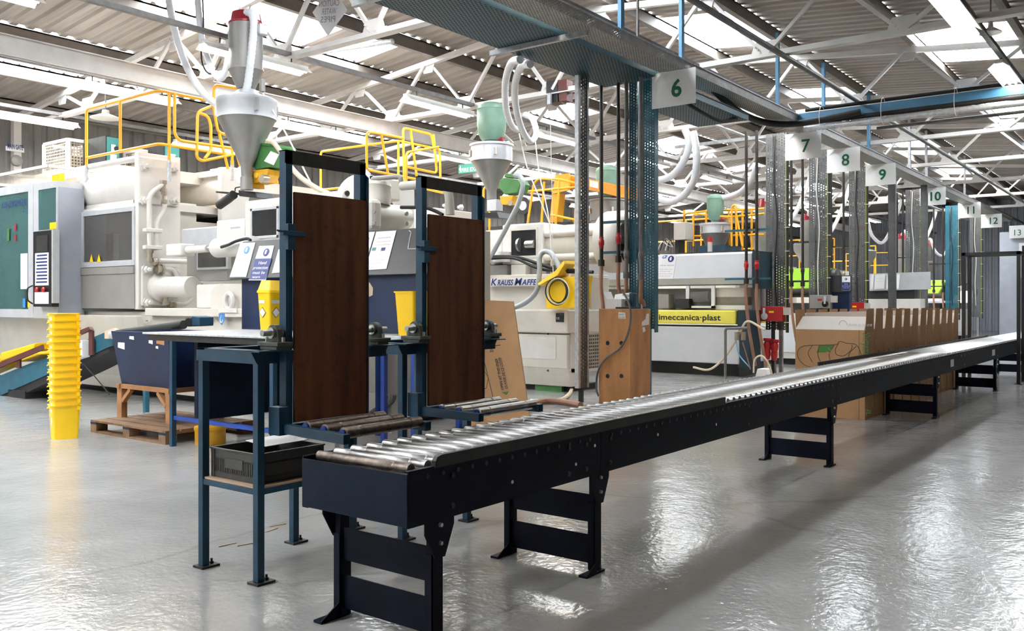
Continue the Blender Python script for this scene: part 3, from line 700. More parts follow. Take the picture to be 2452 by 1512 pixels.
PXX = 7.06; ya, yb2, za, zb3 = yX(124, PXX), yX(79, PXX), zX(100, 735, PXX), zX(100, 553, PXX)
b = MB().box(PXX, PXX + .12, ya, yb2, za, zb3); pan = part(b, 'control_panel', 'black', bev=.01)
for (x0, x1, y0, y1, m, nm) in ((88, 115, 564, 604, 'dark_glass', 'screen'), (85, 117, 606, 684, 'sign_white', 'keypad'), (84, 117, 700, 728, 'sign_white', 'button_plate')):
    o = part(MB().box(PXX - .008, PXX, yX(x1, PXX), yX(x0, PXX), zX(100, y1, PXX), zX(100, y0, PXX)), nm, m, pan)
for r in range(9):
    zc = zX(100, 612 + 8 * r, PXX); part(MB().box(PXX - .012, PXX - .008, yX(114, PXX), yX(90 - (r % 3), PXX), zc - .012, zc + .012), 'key_row', 'ink_blue', pan)
e = MB()
for px in (92, 108): e.lathe([(.035, 0), (.045, .03), (.03, .05)], aX(px, 694, PXX), (-1,0,0), 12)
part(e, 'stop_button', 'red', pan, 1)
part(MB().box(PXX - .006, PXX + .10, ya - .05, ya - .004, za + .06, zb3), 'panel_side', 'silver', pan)
# clamp section: cylinder, tie rods, window, lower panel
S = 7.6; yA, yB = yX(194, S), yX(321, S)
part(MB().cyl((7.98, 15.2, zX(320, 437, S)), (7.98, 13.3, zX(320, 437, S)), .335, 32), 'clamp_cylinder', 'white_paint', sm=1)
for py, xx in ((374, 7.75), (492, 7.68)): part(MB().cyl((xx, 15.1, zX(320, py, S)), (xx, 13.3, zX(320, py, S)), .05, 14), 'tie_rod', 'white_paint', sm=1)
w0, w1, f0, f1 = zX(320, 505, S), zX(320, 622, S), zX(320, 493, S), zX(320, 636, S)
b = MB(); b.box(S, S + .05, yB, yA, f1, w1); b.box(S, S + .05, yB, yA, w0, f0); b.box(S, S + .05, yA - .07, yA, w1, w0); b.box(S, S + .05, yB, yB + .07, w1, w0)
wf = part(b, 'window_frame', 'silver', bev=.006); part(MB().box(S + .02, S + .03, yB + .07, yA - .07, w1, w0), 'window_pane', 'smoke_glass', wf)
for px in (219, 237):
    q = aX(px, 619, S - .004); part(MB().prism([(S - .004, q.y + .06, q.z - .06), (S - .004, q.y - .06, q.z - .06), (S - .004, q.y, q.z + .07)], (-.003, 0, 0)), 'hazard_triangle', 'yellow_bin', wf)
part(MB().lathe([(.42, 0), (.42, .1)], (8.1, yB + .52, (w0 + w1) / 2 - .05), (-1, 0, 0), 28), 'platen_disc', 'dark_metal', sm=1)
part(MB().box(8.25, 8.3, yB, yA, w1, w0), 'inner_panel', 'white_paint'); part(MB().box(8.15, 8.2, yB + .05, yB + .8, w1, w0 - .2), 'inner_block', 'grey_panel')
b = MB().box(S, S + .1, yB, yA, zX(320, 740, S), zX(320, 655, S)); b.box(S - .02, S + .1, yB, yA, zX(320, 655, S), f1 - .01); part(b, 'lower_panel', 'grey_panel', bev=.006)
part(MB().box(7.7, 9.5, yB + .2, yX(192, 7.7), f0, f0 + .12), 'upper_deck', 'white_paint')
part(MB().box(8.4, 8.9, 13.6, 19.0, 1.36, 3.2), 'clamp_body', 'cream_paint'); ZC = zX(150, 430, 7.66); part(MB().box(7.66, 8.4, 15.25, 18.9, 3.0, ZC), 'clamp_top', 'white_paint'); part(MB().box(8.9, 10.2, 13.6, 19, 1.36, 2.9), 'clamp_body', 'cream_paint')
for px, py in ((131, 430), (146, 427)):
    p = aX(px, py, 7.5); part(MB().box(7.50, 7.51, p.y - .10, p.y + .10, p.z - .06, p.z + .08), 'hazard_plate', 'yellow_bin')
# mesh roof over the guard
ZM = zX(75, 410, 7.25); o = part(MB().box(7.25, 8.9, 15.4, 18.6, ZM, ZM + .01), 'mesh_roof', 'mesh_xy'); b = MB()
for y in (15.4, 17, 18.6): b.box(7.25, 8.9, y - .025, y + .025, ZM + .01, ZM + .06)
for x in (7.25, 8.9): b.box(x - .025, x + .025, 15.4, 18.6, ZM + .01, ZM + .06)
part(b, 'mesh_roof_frame', 'white_paint', o)
# end platen with bolts
PYY = 13.22; x1p = xY(432, PYY)
pz0, pz1 = aY(330, 742, PYY).z, aY(322, 362, PYY).z
part(MB().box(7.62, x1p, PYY, PYY + .12, pz0, pz1), 'platen', 'white_paint', bev=.01)
def bolt(x, y, z, r=.055, m='white_paint'):
    part(MB().lathe([(r*1.5, 0), (r*1.5, .02), (r*1.1, .02), (r*1.1, .09), (r*.7, .09), (r*.6, .14)], (x, y, z), (0,-1,0), 6), 'platen_bolt', m)
b = MB().box(aY(331, 450, PYY).x, aY(425, 450, PYY).x, PYY - .04, PYY, aY(340, 488, PYY).z, aY(340, 375, PYY).z); part(b, 'upper_flange', 'white_paint', bev=.02)
for px, py in ((346, 398), (415, 404), (346, 480), (416, 482)): p = aY(px, py, PYY - .04); bolt(p.x, p.y, p.z)
b = MB().box(aY(336, 700, PYY).x, aY(424, 700, PYY).x, PYY - .05, PYY, aY(340, 733, PYY).z, aY(340, 638, PYY).z); part(b, 'lower_flange', 'white_paint', bev=.02)
for px, py in ((350, 646), (352, 725), (418, 650)): p = aY(px, py, PYY - .05); bolt(p.x, p.y, p.z)
p = aY(386, 688, PYY - .05); part(MB().lathe([(.24, 0), (.24, .05), (.18, .10), (.165, .15), (.165, .85), (.15, .88), (.0, .885)], p, (0,-1,0), 28), 'ejector_cylinder', 'white_paint', sm=1)
part(MB().cyl(aX(352, 770, 7.65), aX(352, 770, 7.65) + V((0,0,.02)), .02, 6), 'base_bolt', 'steel')
# hydraulic pipes and fittings on the platen
HY = PYY - .16
def pipe(pts, r=.038, m='white_paint', y=HY, nm='hydraulic_pipe', rr=.12): return part(MB().tube(rnd(pY(y, pts), rr), r, 10), nm, m, sm=1)
pipe([(394, 440), (357, 465), (358, 600)]); pipe([(394, 470), (394, 505), (374, 530), (374, 600)])
pipe([(370, 625), (450, 627), (478, 632), (478, 690)], .042); pipe([(380, 643), (415, 645), (424, 662)], .036)
pipe([(420, 728), (445, 730), (462, 712), (478, 700)], .036); pipe([(440, 700), (478, 702)], .03)
for py in (551, 592): a = aY(345, py, HY); c = aY(386, py, HY); part(MB().box(a.x, c.x, HY - .05, HY + .05, a.z - .03, a.z + .03), 'pipe_clamp', 'white_paint', bev=.01)
for px, py, rx, rz in ((391, 446, .07, .09), (393, 472, .06, .11), (359, 612, .07, .10), (372, 628, .09, .06), (382, 645, .10, .06), (397, 716, .07, .10), (411, 732, .07, .06), (478, 693, .07, .10), (490, 704, .09, .06)):
    p = aY(px, py, HY); part(MB().lathe([(rx*.8, -rz), (rx*.8, -rz*.4), (rx*.6, -rz*.4), (rx*.6, rz*.4), (rx*.8, rz*.4), (rx*.8, rz)], p, (0,0,1) if rz > rx else (1,0,0), 8), 'pipe_fitting', 'brass')
# injection side, nearer the viewer
XI = 8.0
p = aX(480, 460, 9.25); part(MB().cyl((9.5, 15.4, p.z), (9.5, 13.3, p.z), .29, 28), 'far_clamp_cylinder', 'cream_paint', sm=1)
for py in (424, 500): part(MB().box(9.2, 9.7, 13.3, 15.4, zX(480, py, 9.25) - .03, zX(480, py, 9.25) + .03), 'cylinder_rail', 'cream_paint')
part(MB().box(9.85, 9.9, 10.5, 15.4, 1.5, zX(480, 500, 9.85)), 'rear_plate', 'dark_metal')
part(MB().box(9.3, 9.8, yX(503, 9.3), yX(436, 9.3), zX(470, 440, 9.3), zX(470, 414, 9.3)), 'top_cover', 'white_paint'); part(MB().box(9.3, 9.8, yX(545, 9.3), yX(503, 9.3), zX(520, 440, 9.3), zX(520, 403, 9.3)), 'top_cover', 'white_paint')
part(MB().box(xY(531, PYY), xY(568, PYY) + .25, PYY, PYY + .12, aY(548, 540, PYY).z, aY(548, 402, PYY).z), 'far_platen', 'white_paint', bev=.01)
YE = yX(434, XI); part(MB().box(XI, XI + .4, yX(530, XI), YE, zX(480, 600, XI), zX(480, 545, XI)), 'barrel_cover', 'silver', bev=.02)
part(MB().box(XI + .1, XI + .5, yX(530, XI), YE, zX(480, 672, XI), zX(480, 600, XI)), 'nozzle_guard', 'grey_panel')
q = part(MB().box(XI + .04, XI + .1, yX(540, XI), yX(465, XI), zX(500, 645, XI), zX(500, 600, XI)), 'guard_frame', 'silver'); part(MB().box(XI + .03, XI + .04, yX(535, XI), yX(470, XI), zX(500, 640, XI), zX(500, 604, XI)), 'guard_pane', 'smoke_glass', q)
c0 = MB(); xa, xb = yX(720, XI - .15), yX(586, XI - .15)
c0.box(XI - .15, XI + .5, yX(586, XI - .15), yX(518, XI - .15), zX(560, 578, XI - .15), zX(560, 525, XI - .15)); c0.box(XI - .15, XI + .5, 8.6, xb, zX(640, 585, XI - .15), zX(640, 476, XI - .15))
cov = part(c0, 'carriage_cover', 'white_paint', bev=.02)
XC = XI - .15
b = MB(); ya, yb = yX(668, XC), yX(601, XC); z0, z1 = zX(630, 572, XC), zX(630, 497, XC)
b.box(XC - .015, XC, ya, yb, z0, z0 + .04); b.box(XC - .015, XC, ya, yb, z1 - .04, z1); b.box(XC - .015, XC, ya, ya + .04, z0, z1); b.box(XC - .015, XC, yb - .04, yb, z0, z1)
part(b, 'cover_window_frame', 'silver', cov, bev=.004); part(MB().box(XC - .006, XC - .002, ya + .04, yb - .04, z0 + .04, z1 - .04), 'cover_pane', 'dark_glass', cov)
part(MB().box(XC - .003, XC, yX(575, XC), yX(552, XC), zX(565, 546, XC) - .01, zX(565, 546, XC) + .015), 'cover_mark', 'ink_grey', cov)
# carriage piston
a = aX(411, 600, 7.7); b = MB().box(7.6, 7.85, yX(447, 7.7), yX(411, 7.7), zX(430, 614, 7.7), zX(430, 585, 7.7)); part(b, 'piston_bracket', 'white_paint', bev=.02)
pz = zX(480, 597, 7.7); part(MB().cyl((7.7, yX(450, 7.7), pz), (7.7, yX(498, 7.7), pz), .055, 16), 'piston_rod', 'white_paint', sm=1); part(MB().cyl((7.7, yX(498, 7.7), pz), (7.7, yX(515, 7.7), pz), .035, 16), 'chrome_rod', 'steel', sm=1)
part(MB().lathe([(.10, 0), (.125, .03), (.14, .06), (.14, .9), (.10, .92)], (7.7, yX(515, 7.7), pz), (0,-1,0), 24), 'piston_cylinder', 'white_paint', sm=1)
part(MB().tube(spline(pX(7.5, [(530, 592), (548, 586), (565, 578), (590, 572), (600, 576)])), .022, 8), 'hydraulic_hose', 'rubber', sm=1)
# lower white bed with lifting eye and hook label
part(MB().box(7.75, 9.2, 8.0, yX(470, 7.75), 1.42, zX(560, 680, 7.75)), 'machine_bed', 'white_paint', bev=.02)
part(MB().prism(pX(7.7, [(505, 700), (512, 688), (522, 680), (640, 680), (640, 745), (505, 745)]), (.06, 0, 0)), 'bed_gusset', 'cream_paint')
e = MB(); c = aX(549, 722, 7.62); r0 = []
for k in range(24):
    t = 2 * math.pi * k / 24; r0.append((7.62, c.y + .085 * math.cos(t), c.z + .115 * math.sin(t)))
e.tube(r0 + [r0[0]], .035, 8); e.box(7.58, 7.68, c.y - .22, c.y + .20, c.z - .16, c.z - .10); part(e, 'lifting_eye', 'white_paint', sm=1)
p = aX(530, 764, 7.59); lab = part(MB().prism([(7.598, p.y - .07, p.z + .075), (7.598, p.y + .07, p.z + .075), (7.598, p.y + .07, p.z - .02), (7.598, p.y, p.z - .09), (7.598, p.y - .07, p.z - .02)], (-.004, 0, 0)), 'lifting_label', 'ink_light_blue')
hk = [(7.593, p.y + .03 * math.cos(t), p.z - .02 + .035 * math.sin(t)) for t in [math.radians(a) for a in range(-200, 60, 20)]]; part(MB().tube(hk + [(7.593, p.y, p.z + .05)], .008, 6), 'hook_symbol', 'sign_white', lab)
# screw drive at the near end
D0 = aX(925, 500, 8.2); dy = D0.y; dz = D0.z
part(MB().lathe([(.0, 0), (.46, 0), (.46, .12), (.38, .15), (.34, .2)], (8.0, dy + .25, dz - .02), (0,-1,0), 36), 'drive_flange', 'cream_paint', sm=1)
for k in range(10):
    t = k * math.pi / 5 + .2; part(MB().lathe([(.035, 0), (.035, .03)], (8.0 + .41 * math.cos(t), dy + .13, dz - .02 + .41 * math.sin(t)), (0,-1,0), 10), 'flange_bolt', 'dark_metal')
part(MB().lathe([(.12, 0), (.155, .03), (.165, .12), (.165, .52), (.14, .60), (.14, .66), (.10, .70)], (7.78, dy - .12, dz - .13), (1,0,.02), 26), 'drive_motor', 'cream_paint', sm=1)
part(MB().frame((7.74, dy - .12, dz - .13), (.09, 0, 0), (0, .19, 0), (0, 0, .19)), 'motor_block', 'cream_paint', bev=.05)
part(MB().lathe([(.17, 0), (.18, .10), (.16, .22), (.17, .24), (.16, .28)], (7.93, dy - .1, dz + .02), (.1,0,1), 20), 'valve_tower', 'cream_paint', sm=1)
part(MB().frame((8.33, dy - .1, dz - .12), (.10, 0, 0), (0, .10, 0), (0, 0, .10)), 'valve_block', 'cream_paint', bev=.02)
part(MB().frame((8.3, dy + .1, dz + .26), (.16, 0, 0), (0, .10, 0), (0, 0, .14)), 'manifold', 'cream_paint', bev=.02)
for px, py in ((873, 508), (897, 507), (873, 535), (897, 535), (972, 512), (972, 536)):
    part(MB().lathe([(.028, 0), (.028, .02)], aX(px, py, 7.65) if px < 950 else aY(px, py, dy - .31), (-1,0,0) if px < 950 else (0,-1,0), 8), 'cap_screw', 'steel')
part(MB().tube(rnd(pX(7.9, [(893, 435), (893, 428), (960, 423), (960, 440)]), .1), .03, 10), 'return_pipe', 'grey_panel', sm=1)
part(MB().tube(rnd(pX(7.9, [(962, 446), (1000, 443), (1055, 435), (1075, 460), (1078, 515)]), .2), .055, 12), 'pressure_pipe', 'cream_paint', sm=1)
part(MB().tube(spline(pX(7.85, [(960, 497), (985, 497), (1020, 498), (1045, 507), (1060, 515)])), .022, 8), 'rubber_hose', 'rubber', sm=1)
part(MB().box(8.0, 9.0, dy + .25, 8.7, dz - .35, dz + .35), 'drive_housing', 'white_paint', bev=.02)
part(MB().box(8.3, 9.0, 7.2, dy + .3, 1.42, dz - .3), 'drive_pedestal', 'cream_paint')

# ---------------------------------------------------------------- yellow guard rails
def rails(label, polys, posts, loc, feet=()):
    t = thing('guard_rail', label, 'railing', loc)
    for pl in polys: build(MB().tube(rnd(pl, .09), .024, 10), 'rail', 'rail_yellow', t, 1)
    for a, b in posts:
        build(MB().tube([a, b], .024, 10), 'post', 'rail_yellow', t, 1)
    for f in feet: build(MB().cyl(f + V((0,0,-.28)), f + V((0,0,.05)), .032, 10), 'post_foot', 'galv_light', t, 1)
    return t
RX = 7.7; c0 = aX(381, 207, RX); RY = c0.y
m0 = aX(383, 344, RX)
zt_, zm_ = aX(207, 262, RX).z, m0.z
A0, A1 = aX(207, 262, RX), aX(207, 405, RX)
rails('long yellow tubular railing on top of the biggest machine', [
    [A1, A0, V((RX, RY, A0.z)), V((aY(545, 243, RY).x, RY, A0.z))],
    [V((RX, A0.y, zm_)), V((RX, RY, zm_)), V((aY(560, 378, RY).x, RY, zm_))]],
    [(aX(288, 240, RX), aX(288, 366, RX)), (V((aY(405, 210, RY).x, RY, A0.z)), aY(405, 385, RY))], (RX, 13.5, 3.9), (A1, aY(405, 392, RY), aY(556, 392, RY)))
RY2 = RY - .35
rails('yellow ladder hoops beside the large steel hopper', [
    pY(RY2, [(418, 222), (418, 322), (430, 337), (560, 356)]), pY(RY2, [(512, 250), (512, 203), (585, 214)]),
    pY(RY2, [(505, 255), (473, 268), (471, 378), (484, 386), (560, 370)]), pY(RY2, [(475, 270), (498, 278), (505, 300), (505, 362), (490, 380)]),
    pY(RY2, [(510, 250), (522, 318), (556, 326)])],
    [(aY(525, 320, RY2), aY(546, 405, RY2)), (aY(568, 372, RY2), aY(577, 405, RY2)), (aY(655, 392, RY2 - 1), aY(664, 440, RY2 - 1)), (aY(556, 340, RY2), aY(556, 395, RY2))], (8.6, RY2, 3.6))
# ---------------------------------------------------------------- hopper and vacuum loader over the biggest machine
HX = 7.85; hc = aX(591, 300, HX); D = lambda y: zX(591, y, HX)
t = thing('material_hopper', 'large stainless cone hopper over the biggest machine', 'hopper', (hc.x, hc.y, D(440)))
build(MB().lathe([(.075, D(425)), (.085, D(398)), (.40, D(288)), (.41, D(286))], (hc.x, hc.y, 0), n=36), 'cone', 'brushed', t, 1)
build(MB().lathe([(.415, D(287)), (.415, D(252)), (.425, D(250)), (.425, D(240)), (.40, D(238)), (.2, D(228)), (.12, D(215)), (.0, D(215))], (hc.x, hc.y, 0), n=36), 'rim_band', 'silver', t, 1)
for a in (-.3, 2.2, -1.9): build(MB().frame((hc.x + .43 * math.cos(a), hc.y + .43 * math.sin(a), D(262)), (.02, 0, 0), (0, .03, 0), (0, 0, .09)), 'clamp', 'steel', t)
build(MB().lathe([(.09, D(455)), (.09, D(425))], (hc.x, hc.y, 0), n=20), 'outlet', 'brushed', t, 1)
t = thing('vacuum_loader', 'tall stainless vacuum loader with a red and white lid above the large hopper', 'loader', (hc.x, hc.y, D(214)))
lc = (hc.x, hc.y + .02, 0)
build(MB().lathe([(.12, D(214)), (.13, D(212)), (.235, D(172)), (.25, D(170)), (.25, D(166)), (.235, D(165)), (.235, D(60))], lc, n=32), 'loader_body', 'brushed', t, 1)
lid = build(MB().lathe([(.245, D(60)), (.245, D(56)), (.23, D(54)), (.20, D(33)), (.15, D(29)), (0, D(28))], lc, n=32), 'loader_lid', 'red_lid', t, 1)
build(MB().prism([(hc.x - .06, hc.y - .238, D(55)), (hc.x + .05, hc.y - .238, D(55)), (hc.x + .04, hc.y - .205, D(32)), (hc.x - .05, hc.y - .205, D(32))], (0, -.01, 0)), 'lid_stripe', 'sign_white', lid)
build(MB().frame(aX(626, 72, HX) + V((0,.0,0)), (.07,0,0), (0,.06,0), (0,0,.08)), 'filter_housing', 'galv_light', t, 0, .02)
build(MB().frame(aX(628, 205, HX - .15), (.035,0,0), (0,.03,0), (0,0,.09)), 'control_box', 'grey_panel', t, 0, .01)
def hose(pts, r, m, label, group=None, n=10, cat='hose', name='hose'):
    return solo(MB().tube(spline(pts, 7), r, n), name, m, label, cat, group, 1)
# ribbed clear hose: rings every few centimetres are part of the tube
def ribbed(pts, r, label, m='hose_clear', name='ribbed_hose'):
    sp = spline(pts, 10); out = [sp[0]]
    for a, b in zip(sp[:-1], sp[1:]):
        k = max(1, int((b - a).length / .035))
        for i in range(1, k + 1): out.append(a.lerp(b, i / k))
    return solo(MB().tube(out, [r * (1.05 if i % 2 else .95) for i in range(len(out))], 12), name, m, label, 'hose', None, 1)
ribbed(pX(7.75, [(400, -30), (408, 20), (418, 70), (432, 120), (452, 170), (482, 218), (515, 248), (548, 258), (575, 245), (590, 215), (598, 165), (604, 110), (608, 60), (603, 34), (590, 30)]), .055, 'long clear ribbed hose looping down beside the large hopper to the loader lid')
ribbed(pX(7.9, [(472, -20), (477, 40), (485, 100), (503, 155), (522, 186), (535, 182), (545, 150), (548, 105), (552, 80), (562, 74), (570, 82)]), .048, 'clear ribbed hose running to the side spigot of the tall loader')
hose(pX(7.9, [(485, -10), (487, 60), (482, 130), (490, 165), (505, 177), (518, 165), (530, 140)]), .012, 'rubber', 'thin black cable hanging left of the tall loader', None, 6, 'cable', 'cable')
hose(pX(7.85, [(588, 55), (598, 80), (592, 120), (584, 170), (575, 215), (570, 240)]), .010, 'rubber', 'thin black cable across the front of the tall loader', None, 6, 'cable', 'cable')
hose(pX(8.0, [(625, 215), (650, 260), (690, 330), (740, 430), (770, 480)]), .012, 'cable_white', 'thin pale line slanting down right of the large hopper', None, 6, 'cable', 'cable')
# dosing unit under the hopper
GX = 7.95
t = thing('dosing_unit', 'green and yellow dosing unit on the neck of the large hopper', 'dosing unit', aX(625, 440, GX))
def octo(c, ux, uz, h, d):
    pass
g = MB().prism(pX(GX, [(594, 355), (603, 346), (660, 350), (668, 360), (656, 398), (612, 406), (592, 390)]), (.34, 0, 0)); build(g, 'green_bin', 'green_paint', t, 0, .015)
build(MB().prism(pX(GX - .01, [(600, 347), (605, 340), (658, 345), (662, 352)]), (.36, 0, 0)), 'green_lid', 'green_paint', t, 0, .01)
build(MB().prism(pX(GX - .012, [(632, 386), (648, 362), (668, 370), (655, 396)]), (.004, 0, 0)), 'note', 'paper', t)
build(MB().prism(pX(GX, [(604, 408), (642, 404), (640, 418), (632, 436), (608, 440)]), (.22, 0, 0)), 'yellow_valve', 'drum_yellow', t, 0, .015)
build(MB().lathe([(.04, 0), (.04, .02)], aX(615, 420, GX), (-1,0,0), 14), 'valve_knob', 'yellow_lid', t, 1)
build(MB().prism(pX(GX, [(588, 405), (604, 407), (606, 450), (588, 450)]), (.2, 0, 0)), 'yellow_bracket', 'drum_yellow', t)
build(MB().lathe([(.06, 0), (.06, .1)], aX(640, 430, GX), (-1,0,0), 14), 'motor', 'brass', t, 1)
t = thing('slide_gate', 'black slide gate with an angled discharge pipe under the large hopper', 'slide gate', aX(575, 480, 7.9))
build(MB().prism(pX(7.9, [(570, 455), (612, 460), (615, 475), (572, 470)]), (.3, 0, 0)), 'gate_block', 'black', t, 0, .01)
build(MB().prism(pX(7.9, [(517, 458), (572, 462), (572, 467), (517, 462)]), (.2, 0, 0)), 'gate_plate', 'black', t)
build(MB().tube(pX(7.85, [(560, 466), (545, 478), (525, 492)]), .065, 16), 'discharge_pipe', 'rubber', t, 1)
build(MB().tube(rnd(pX(7.88, [(563, 458), (563, 450), (580, 447), (582, 457)]), .04), .009, 6), 'gate_handle', 'rubber', t, 1)
build(MB().prism(pX(7.8, [(570, 400), (587, 395), (586, 440), (568, 437), (565, 420)]), (.02, 0, 0)), 'paper_wrap', 'paper', t)
hose(pX(7.9, [(640, 338), (655, 342), (672, 365), (690, 392), (720, 425), (760, 452), (800, 470)]), .035, 'hose_cream', 'cream hose curving down from the green bin behind the nearer gate')

# ---------------------------------------------------------------- things standing on the machine roof, and the far wall
def cage(x0, px0, px1, px2, pt, pb, label):
    ya, yb = yX(px0, x0), yX(px1, x0); z1 = zX(px1, pt, x0); z0 = pb; x1 = xY(px2, yb)
    t = thing('mesh_cage', label, 'cage', (x0, yb, z0), 'mesh cages')
    build(MB().box(x0, x0 + .004, yb, ya, z0, z1), 'mesh_side', 'mesh_yz', t); build(MB().box(x0, x1, yb, yb + .004, z0, z1), 'mesh_side', 'mesh_xz', t)
    build(MB().box(x1 - .004, x1, yb, ya, z0, z1), 'mesh_side', 'mesh_yz', t); build(MB().box(x0 + .12, x1 - .12, yb + .15, ya - .1, z0 + .02, z0 + (z1 - z0) * .55), 'cage_contents', 'grate', t)
    b = MB()
    for x in (x0, x1):
        for y in (ya, yb): b.box(x - .03, x + .03, y - .03, y + .03, z0, z1)
    for z in (z0 + .03, z1):
        for y in (ya, yb): b.box(x0, x1, y - .025, y + .025, z - .03, z + .03)
        for x in (x0, x1): b.box(x - .025, x + .025, yb, ya, z - .03, z + .03)
    build(b, 'cage_frame', 'white_paint', t)
ROOFZ = 4.10
cage(8.6, 106, 163, 236, 334, ROOFZ, 'cream wire mesh cage on the machine roof, furthest left')
cage(9.4, 300, 330, 372, 360, ROOFZ - .2, 'smaller cream mesh cage behind the yellow railing')
def cabinet(x0, y0, w, d, z0, z1, label):
    t = thing('teal_cabinet', label, 'cabinet', (x0, y0, z0), 'teal cabinets')
    build(MB().box(x0, x0 + w, y0, y0 + d, z0, z1), 'cabinet_body', 'dark_metal', t); f = build(MB().box(x0 + .02, x0 + w - .02, y0 - .02, y0, z0 + .02, z1 - .02), 'front_panel', 'teal_box', t)
    build(MB().box(x0 + .1, x0 + w - .1, y0 - .026, y0 - .02, z0 + (z1 - z0)*.52, z0 + (z1-z0)*.75), 'display', 'sign_white', f)
    build(MB().lathe([(.05, 0), (.05, .02)], (x0 + w * .7, y0 - .026, z0 + (z1 - z0)*.63), (0,-1,0), 12), 'dial', 'black', f)
    build(MB().box(x0 + .08, x0 + w - .08, y0 - .026, y0 - .02, z0 + .12, z0 + .28), 'nameplate', 'sign_white', f)
q = aX(253, 400, 8.9); q2 = aY(287, 330, q.y); cabinet(8.9, q.y, q2.x - 8.9, .9, ROOFZ, q2.z, 'tall teal fronted control cabinet between the mesh cages')
q = aX(392, 395, 9.6); q2 = aY(430, 350, q.y); cabinet(9.6, q.y, q2.x - 9.6, .8, ROOFZ - .25, q2.z, 'shorter teal cabinet just right of the bolted end plate')
t = thing('roof_platform', 'steel platform at machine roof height carrying the cages and cabinets', 'platform', (9.9, 17, 3.8))
build(MB().box(8.45, 12.0, 14.0, 19.6, 3.6, 3.8), 'platform_deck', 'cream_paint', t); build(MB().box(8.5, 9.8, 16, 19.3, 3.8, ROOFZ), 'plinth', 'cream_paint', t)
for x, y in ((11.9, 14.1), (11.9, 19.5), (9.7, 19.5)): build(MB().box(x - .06, x + .06, y - .06, y + .06, 0, 3.6), 'column', 'cream_paint', t)
WY = 20.78
t = thing('wall_sign', 'small white MAIN GATE sign high on the far left wall', 'sign', aY(35, 362, WY))
a, b_ = aY(13, 350, WY), aY(57, 366, WY); build(MB().box(a.x, b_.x, WY - .02, WY, b_.z, a.z), 'sign_board', 'sign_white', t)
text('MAIN GATE', (a.x + .03, WY - .022, b_.z + .05), (1,0,0), (0,0,1), .15, 'ink_blue', t, width=b_.x - a.x - .06, bold=.02)
mb = MB().box(aY(28, 400, WY).x, aY(46, 400, WY).x, WY - .12, WY - .04, 0, 5.6) if False else MB().box(aY(28, 400, 20.9).x, aY(46, 400, 20.9).x, 20.79, 20.95, 0, 5.6); struct(mb, 'trim_1', 'white_paint')
t = thing('wall_clock', 'round grey bell on the wall post under the gate sign', 'bell', aY(39, 385, WY)); build(MB().lathe([(.13, 0), (.12, .05), (.07, .08), (0, .085)], aY(39, 385, WY), (0,-1,0), 20), 'bell_dome', 'grey_panel', t, 1)
for i, (px, py, c, rr, where) in enumerate([(253, 284, 16.6, .28, 'above the yellow railing on the left'), (2372, 80, 2.28, .15, 'near the right edge beside a bright batten')]):
    p = aY(px, py, c); t = thing('pendant_lamp', 'white enamel pendant lamp shade %s' % where, 'lamp', p)
    build(MB().lathe([(rr, 0), (rr, .012), (rr*.55, .06), (rr*.25, .09), (rr*.22, .16), (0, .165)], p, n=24), 'lamp_shade', 'white_paint', t, 1)
    build(MB().cyl(p + V((0,0,.16)), (p.x, p.y, roof_z(p.y) - .02), .012, 8), 'stem', 'grey_pipe', t)
# ================================================================ sloping belt conveyor behind the bin stack
IX = 6.45
t = thing('belt_conveyor', 'teal sloping belt conveyor rising to the right behind the yellow bin stack', 'conveyor', (6.8, 12, 0))
build(MB().prism(pX(IX, [(-60, 935), (262, 797), (268, 815), (268, 828), (-60, 975)]), (.02, 0, 0)), 'side_plate', 'teal', t)
build(MB().prism(pX(IX + .6, [(-60, 925), (262, 792), (268, 815), (268, 828), (-60, 965)]), (.02, 0, 0)), 'side_plate', 'teal', t)
build(MB().prism(pX(IX + .02, [(-60, 940), (262, 803), (262, 842), (170, 890), (-60, 1000)]), (.56, 0, 0)), 'belt', 'rubber', t)
o = build(MB().tube([aX(280, 800, IX - .05), aX(440, 778, IX - .05)], .055, 20), 'end_drum', 'rubber', t, 1)
build(MB().tube([aX(268, 802, IX - .05), aX(282, 800, IX - .05)], .06, 20), 'drum_cap', 'silver', o, 1)
build(MB().prism(pX(IX - .06, [(250, 793), (272, 786), (282, 790), (282, 804), (270, 812), (250, 812)]), (.04, 0, 0)), 'bearing_plate', 'ply_edge', t, 0, .005)
build(MB().prism(pX(IX - .06, [(-60, 905), (105, 832), (215, 785), (215, 790), (105, 842), (-60, 917)]), (.03, 0, 0)), 'guide_rail', 'red_rust', t) if False else None
mat('red_rust', (.09,.022,.018), .5, 0, .2, 6.)
build(MB().prism(pX(IX - .08, [(-60, 893), (100, 826), (102, 838), (-60, 906)]), (.03, 0, 0)), 'guide_rail', 'red_rust', t)
build(MB().prism(pX(IX - .08, [(168, 800), (212, 783), (217, 790), (168, 812)]), (.05, 0, 0)), 'guide_rail', 'red_rust', t)
for px in (38, 212): build(MB().prism(pX(IX - .05, [(px, 855 if px < 100 else 795), (px + 9, 852 if px < 100 else 792), (px + 9, 882 if px < 100 else 850), (px, 882 if px < 100 else 852)]), (.03, 0, 0)), 'rail_bracket', 'red_rust', t)
b = build(MB().prism(pX(IX - .12, [(172, 824), (196, 815), (196, 856), (176, 862)]), (.12, 0, 0)), 'switch_box', 'sign_white', t, 0, .008)
build(MB().prism(pX(IX - .125, [(177, 836), (186, 832), (186, 843), (177, 847)]), (.004, 0, 0)), 'switch_window', 'ink_brown', b)
for (px, py) in ((60, 905), (345, 900)): p = aX(px, py, IX + .2); build(MB().box(p.x, p.x + .06, p.y - .03, p.y + .03, 0, p.z), 'leg', 'teal', t)
